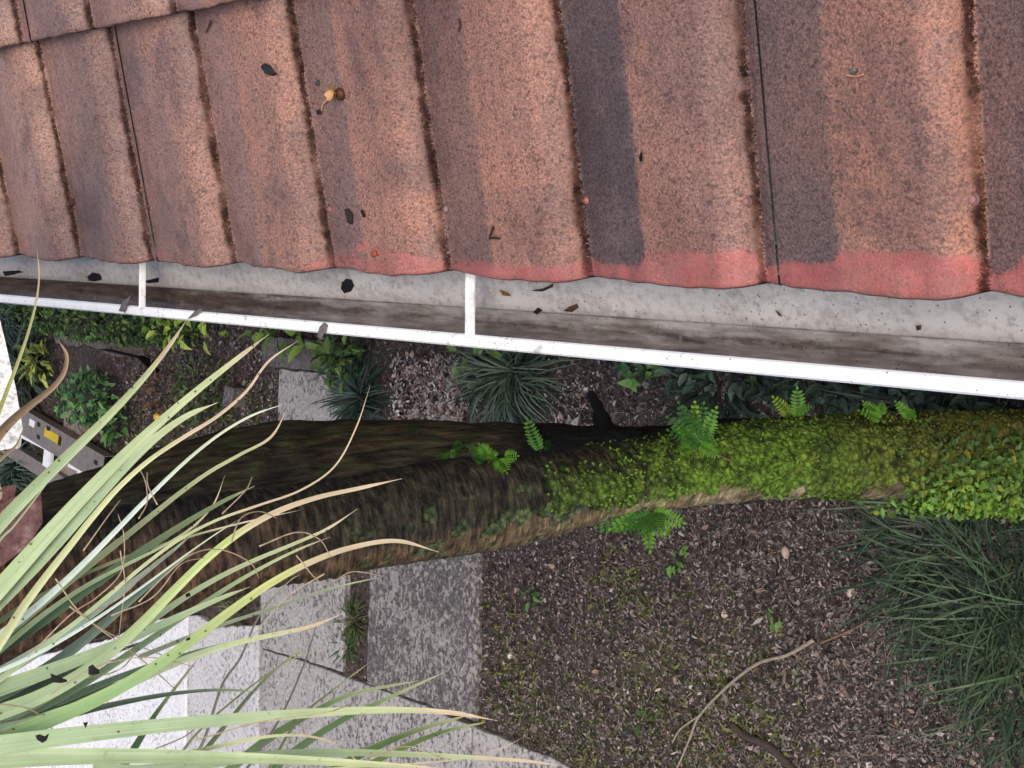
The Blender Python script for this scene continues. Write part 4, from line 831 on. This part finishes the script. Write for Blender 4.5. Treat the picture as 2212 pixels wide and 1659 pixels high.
# dry fibres
for pts in ([(60, 1420), (150, 1330), (210, 1290), (262, 1235), (268, 1160), (255, 1110)], [(240, 1330), (330, 1290), (390, 1220), (440, 1205)], [(300, 1120), (318, 1085), (314, 1040), (300, 1010)], [(480, 1110), (530, 1060), (545, 1030)], [(560, 1180), (640, 1150), (690, 1165), (715, 1205)], [(700, 1240), (620, 1290), (540, 1380)], [(110, 1500), (210, 1440), (320, 1420), (420, 1440)], [(170, 1340), (260, 1290), (330, 1222), (400, 1165), (430, 1130)], [(300, 1300), (360, 1240), (420, 1195), (480, 1188), (540, 1215), (560, 1250)], [(340, 1090), (320, 1050), (318, 1020)], [(120, 1250), (180, 1330), (300, 1420), (380, 1490)], [(0, 1560), (40, 1555), (90, 1558), (140, 1600)], [(150, 1310), (240, 1370), (350, 1415)], [(500, 1170), (520, 1120), (560, 1105), (600, 1120)], [(260, 1190), (270, 1260), (262, 1330), (255, 1400)], [(-10, 1520), (60, 1530), (100, 1555)], [(330, 1620), (400, 1590), (430, 1560), (420, 1545)], [(420, 1600), (560, 1560), (700, 1540), (760, 1520)], [(0, 1540), (120, 1480), (250, 1450), (300, 1400)], [(800, 1640), (880, 1612), (960, 1640)], [(640, 1200), (700, 1262), (760, 1235), (830, 1245)], [(180, 1190), (230, 1120), (260, 1080)]):
    mb = MB(); d_ = random.uniform(1.5, 1.64); stickpath(mb, [atd(x, y, d_ + .03 * k) for k, (x, y) in enumerate(pts)], .0009, .0006, srgb(182, 164, 134), 8, 4); reloc(mb.build('dry_fibre', M['twig']), yucca)
for k in range(3):                     # more thin leaves filling the fan
    y0 = random.uniform(1180, 1640); an = math.radians(-52 + (y0 - 1180) / 460 * 50 + random.gauss(0, 7)); L = random.uniform(260, 760); cv = random.uniform(-.12, .22)
    P = [(-180 + 40 * random.random(), 1440 + (y0 - 1180) * .3)] + [(-20 + L * t * math.cos(an + cv * t), y0 + L * t * math.sin(an + cv * t)) for t in (0, .25, .5, .75, 1)]
    if P[-1][1] < 700: continue
    S(P, random.uniform(7, 17), random.choice((GB, GA, GG, GY, GD, srgb(112, 134, 92), GP_)), d0=random.uniform(1.58, 1.7), d1=random.uniform(1.72, 1.86), tipfrom=random.uniform(.6, .9), tip=random.choice((TIP, BR, srgb(206, 190, 164))), wpow=random.uniform(.7, 1.2), hook=0)
# the rest of the rosette, out of the frame to the left
for k in range(22):
    a = random.uniform(1.9, 4.4); e = random.uniform(-.2, 1.2); d3 = W @ np.array([math.cos(a) * math.cos(e) if True else 0, math.sin(a) * math.cos(e), -.6 * math.sin(e)]); mb = MB()
    L = random.uniform(.5, .75); P = catmull([yb, yb + d3 * L * .5 + np.array([0, 0, .04]), yb + d3 * L - np.array([0, 0, .06])], 8); V = []; Cc = []
    for i, c in enumerate(P):
        t = i / (len(P) - 1); tg = unit(P[min(i + 1, len(P) - 1)] - P[max(i - 1, 0)]); s_ = unit(np.cross(tg, [0, 0, 1.])); ww = .012 * (1 - t ** 2) + .001
        V += [c - s_ * ww, c - np.array([0, 0, .003]), c + s_ * ww]; Cc += [GA, GB, GA]
    mb.add(V, [(3 * i + q, 3 * i + q + 1, 3 * i + q + 4, 3 * i + q + 3) for i in range(len(P) - 1) for q in range(2)], Cc); reloc(mb.build('leaf', M['leaf']), yucca)
# dark seed scraps resting on the yucca leaves
def scrap(P, thick, col, name, label, cat, mat='litter', group=None):
    P = [np.array(p) for p in P]; c = np.mean(P, axis=0); up = unit(CAM - c); mb = MB(); k = len(P)
    top = [c + (p - c) * .8 + up * thick * (1 + .5 * nz(p[0] * 90, p[1] * 90, p[2] * 90)) for p in P]
    mb.add(list(P) + top + [c + up * thick * 1.3], [(i, (i + 1) % k, k + (i + 1) % k, k + i) for i in range(k)] + [(k + i, k + (i + 1) % k, 2 * k) for i in range(k)], col)
    return tag(mb.build(name, M[mat], None, False), label, cat, group)
BK = (.012, .012, .011)
for pts, dd, l in (([(104, 1451), (116, 1456), (128, 1462), (148, 1468), (150, 1474), (134, 1478), (110, 1476)], 1.50, 'pointed black seed scrap on the lower left leaf'), ([(188, 1438), (200, 1432), (207, 1440), (216, 1446), (218, 1456), (204, 1460), (188, 1460)], 1.53, 'black two-lobed seed scrap above the lower leaf'), ([(398, 1284), (410, 1278), (414, 1288), (402, 1292)], 1.52, 'small black scrap high on a long leaf'), ([(178, 1560), (192, 1558), (188, 1568), (184, 1575)], 1.49, 'tiny triangular black scrap on the widest leaf'), ([(72, 1588), (85, 1584), (98, 1590), (110, 1582), (104, 1600), (92, 1608), (78, 1600)], 1.44, 'ragged black debris near the leaf bases'), ([(400, 1380), (412, 1374), (412, 1382), (402, 1386)], 1.54, 'small black scrap on a shaded leaf near the white slab')):
    mx, my = np.mean(pts, axis=0)
    scrap([atd(mx + (x - mx) * .8, my + (y - my) * .8, dd) for x, y in pts], .004, BK, 'seed_scrap', l, 'seed scrap', 'litter', 'black scraps caught on the yucca')
# ------------------------------------------------------------------ debris on the roof and in the gutter
def rp(x, y, h=.001):
    u, t = roof_ut(x, y)
    for _ in range(4):
        p = roof_surf(u, t) + SN * h; qx, qy, _d = proj(p); a = roof_ut(x, y); b = roof_ut(2 * x - qx, 2 * y - qy); 
        if abs(qx - x) + abs(qy - y) < .3: break
        c = roof_ut(qx, qy); u += a[0] - c[0]; t += a[1] - c[1]
    return roof_surf(u, t) + SN * h
mb = MB(); c = rp(725, 203, .006)
for k in range(6):
    a = k * 1.05; leaf(mb, c, np.array([math.cos(a), math.sin(a) * .8, .45]), SN, .014, .011, lerp(srgb(206, 168, 112), srgb(150, 104, 60), random.random()), -.3, .3)
stickpath(mb, [c, rp(700, 222, .004), rp(694, 240, .002)], .0012, .0008, srgb(190, 160, 120))
sphere_cap(rp(736, 203, .002), .008, SN, mb, srgb(70, 38, 20), .9)
tag(mb.build('seed_pod', M['plant']), 'dried yellow-brown seed pod lying on the roof', 'seed pod')
for pts, l, col in (([(601, 135), (610, 128), (622, 132), (630, 146), (640, 150), (626, 156), (610, 150)], 'ragged grey-black clump on the roof near the dark valley', srgb(40, 42, 44)), ([(680, 176), (687, 172), (690, 180), (682, 186)], 'grey fleck on the roof above the seed pod', srgb(60, 62, 66)), ([(682, 238), (692, 236), (694, 246), (684, 248)], 'dark crumb below the seed pod', srgb(36, 34, 34)), ([(744, 452), (752, 450), (764, 462), (762, 486), (750, 480)], 'curled dark leaf above the gutter edge', srgb(44, 38, 36)), ([(778, 455), (783, 452), (790, 468), (784, 470)], 'thin dark leaf fragment beside the curled leaf', srgb(34, 28, 27)), ([(1834, 150), (1845, 146), (1853, 150), (1846, 158), (1836, 160)], 'small blue-grey flake on the right of the roof', srgb(92, 104, 104)), ([(1380, 340), (1386, 324), (1388, 346), (1383, 350)], 'black sliver on a rib of the roof', srgb(30, 18, 14)), ([(1604, 160), (1612, 154), (1617, 160), (1610, 166)], 'black crumb beside the right-hand sheet joint', srgb(28, 20, 20)), ([(140, 432), (162, 428), (166, 440), (152, 446), (142, 456)], 'dark leaf scrap in a valley near the left edge', srgb(70, 44, 40)), ([(800, 545), (812, 541), (816, 552), (804, 556)], 'orange chip near the eave edge', srgb(150, 74, 50))):
    mx, my = np.mean(pts, axis=0); cc = rp(mx, my, .002); uc, tc = roof_ut(mx, my)
    scrap([cc + np.array([roof_ut(x, y)[0] - uc, 0, 0]) - SD * (roof_ut(x, y)[1] - tc) for x, y in pts], .004, col, 'roof_debris', l, 'debris', 'litter', 'bits of debris on the roof')
for P, l in (([(1058, 515), (1066, 492), (1063, 505)], 'V-shaped dark twig on the roof, first arm'), ):
    mb = MB(); stickpath(mb, [rp(1066, 490, .003), rp(1061, 503, .003), rp(1057, 515, .003)], .0012, .001, srgb(48, 36, 34)); stickpath(mb, [rp(1057, 515, .003), rp(1068, 514, .003), rp(1080, 515, .003)], .0012, .001, srgb(48, 36, 34))
    tag(mb.build('twig', M['twig']), 'small V-shaped dark twig on the roof near the red paint', 'twig')
mb = MB(); stickpath(mb, [rp(838, 80, .003), rp(832, 95, .003), rp(814, 134, .003)] if False else [rp(455, 45, .003), rp(450, 58, .003), rp(445, 70, .003)], .0012, .001, srgb(70, 46, 40)); tag(mb.build('twig', M['twig']), 'short twig on the roof near the upper sheet edge', 'twig')
mb = MB(); stickpath(mb, [rp(1828, 162, .003), rp(1850, 165, .003), rp(1866, 160, .003)], .0009, .0007, srgb(186, 140, 104)); tag(mb.build('twig', M['twig']), 'thin tan stem beside the blue-grey flake', 'twig')
mb = MB(); stickpath(mb, [rp(992, 40, .003), rp(994, 55, .003), rp(991, 68, .003)], .0012, .001, srgb(60, 40, 34)); tag(mb.build('twig', M['twig']), 'short dark twig at the top of the roof', 'twig')
def gpt(x, y, z): return at(x, y, z)
for pts, z, l, col in (([(738, 610), (748, 602), (760, 604), (765, 618), (758, 630), (744, 634), (736, 624)], -.075, 'round black leaf clump stuck in the gutter', srgb(26, 26, 26)), ([(188, 598), (200, 588), (216, 592), (220, 604), (204, 608), (192, 606)], -.085, 'black leaf clump in the far gutter', srgb(26, 22, 22)), ([(6, 586), (40, 584), (50, 588), (24, 594), (8, 598)], -.085, 'curled dark leaf at the far end of the gutter', srgb(34, 28, 28)), ([(1146, 628), (1172, 624), (1196, 612), (1194, 620), (1172, 630)], -.075, 'long dark curled leaf on the gutter side', srgb(58, 40, 28)), ([(1216, 672), (1230, 662), (1246, 656), (1250, 664), (1236, 674)], -.1, 'brown leaf curl in the gutter bend', srgb(78, 52, 34)), ([(1150, 674), (1162, 664), (1172, 670), (1160, 680)], -.1, 'dark crumb of mud in the gutter', srgb(46, 30, 24)), ([(1078, 626), (1096, 632), (1104, 640), (1086, 638)], -.08, 'small tan leaf in the gutter by the near bracket', srgb(112, 76, 52)), ([(1674, 670), (1682, 674), (1690, 684), (1682, 682)], -.075, 'grey sliver on the near gutter wall', srgb(70, 70, 70)), ([(1978, 704), (1990, 702), (1990, 712), (1980, 714)], -.08, 'grey-black crumb on the near gutter wall', srgb(60, 60, 60)), ([(308, 608), (330, 602), (344, 600), (342, 610), (322, 612)], -.09, 'black leaf by the far bracket', srgb(24, 20, 20))):
    scrap([gsurf(x, y) for x, y in pts], .005, col, 'gutter_debris', l, 'debris', 'litter', 'dead leaves in the gutter')
for pts, l in (([(256, 672), (264, 652), (280, 640), (286, 634), (276, 656), (270, 674)], 'grey dead leaf draped over the far gutter rim'), ([(684, 728), (690, 706), (700, 696), (708, 702), (704, 716), (694, 734)], 'grey dead leaf draped over the gutter rim left of the near bracket'), ([(404, 690), (420, 672), (436, 664), (440, 668), (424, 682)], 'pale grey leaf tip resting on the gutter rim')):
    scrap([gpt(x, y, zr + .003) for x, y in pts], .004, srgb(104, 98, 94), 'dead_leaf', l, 'dead leaf', 'litter', 'dead leaves on the gutter rim')
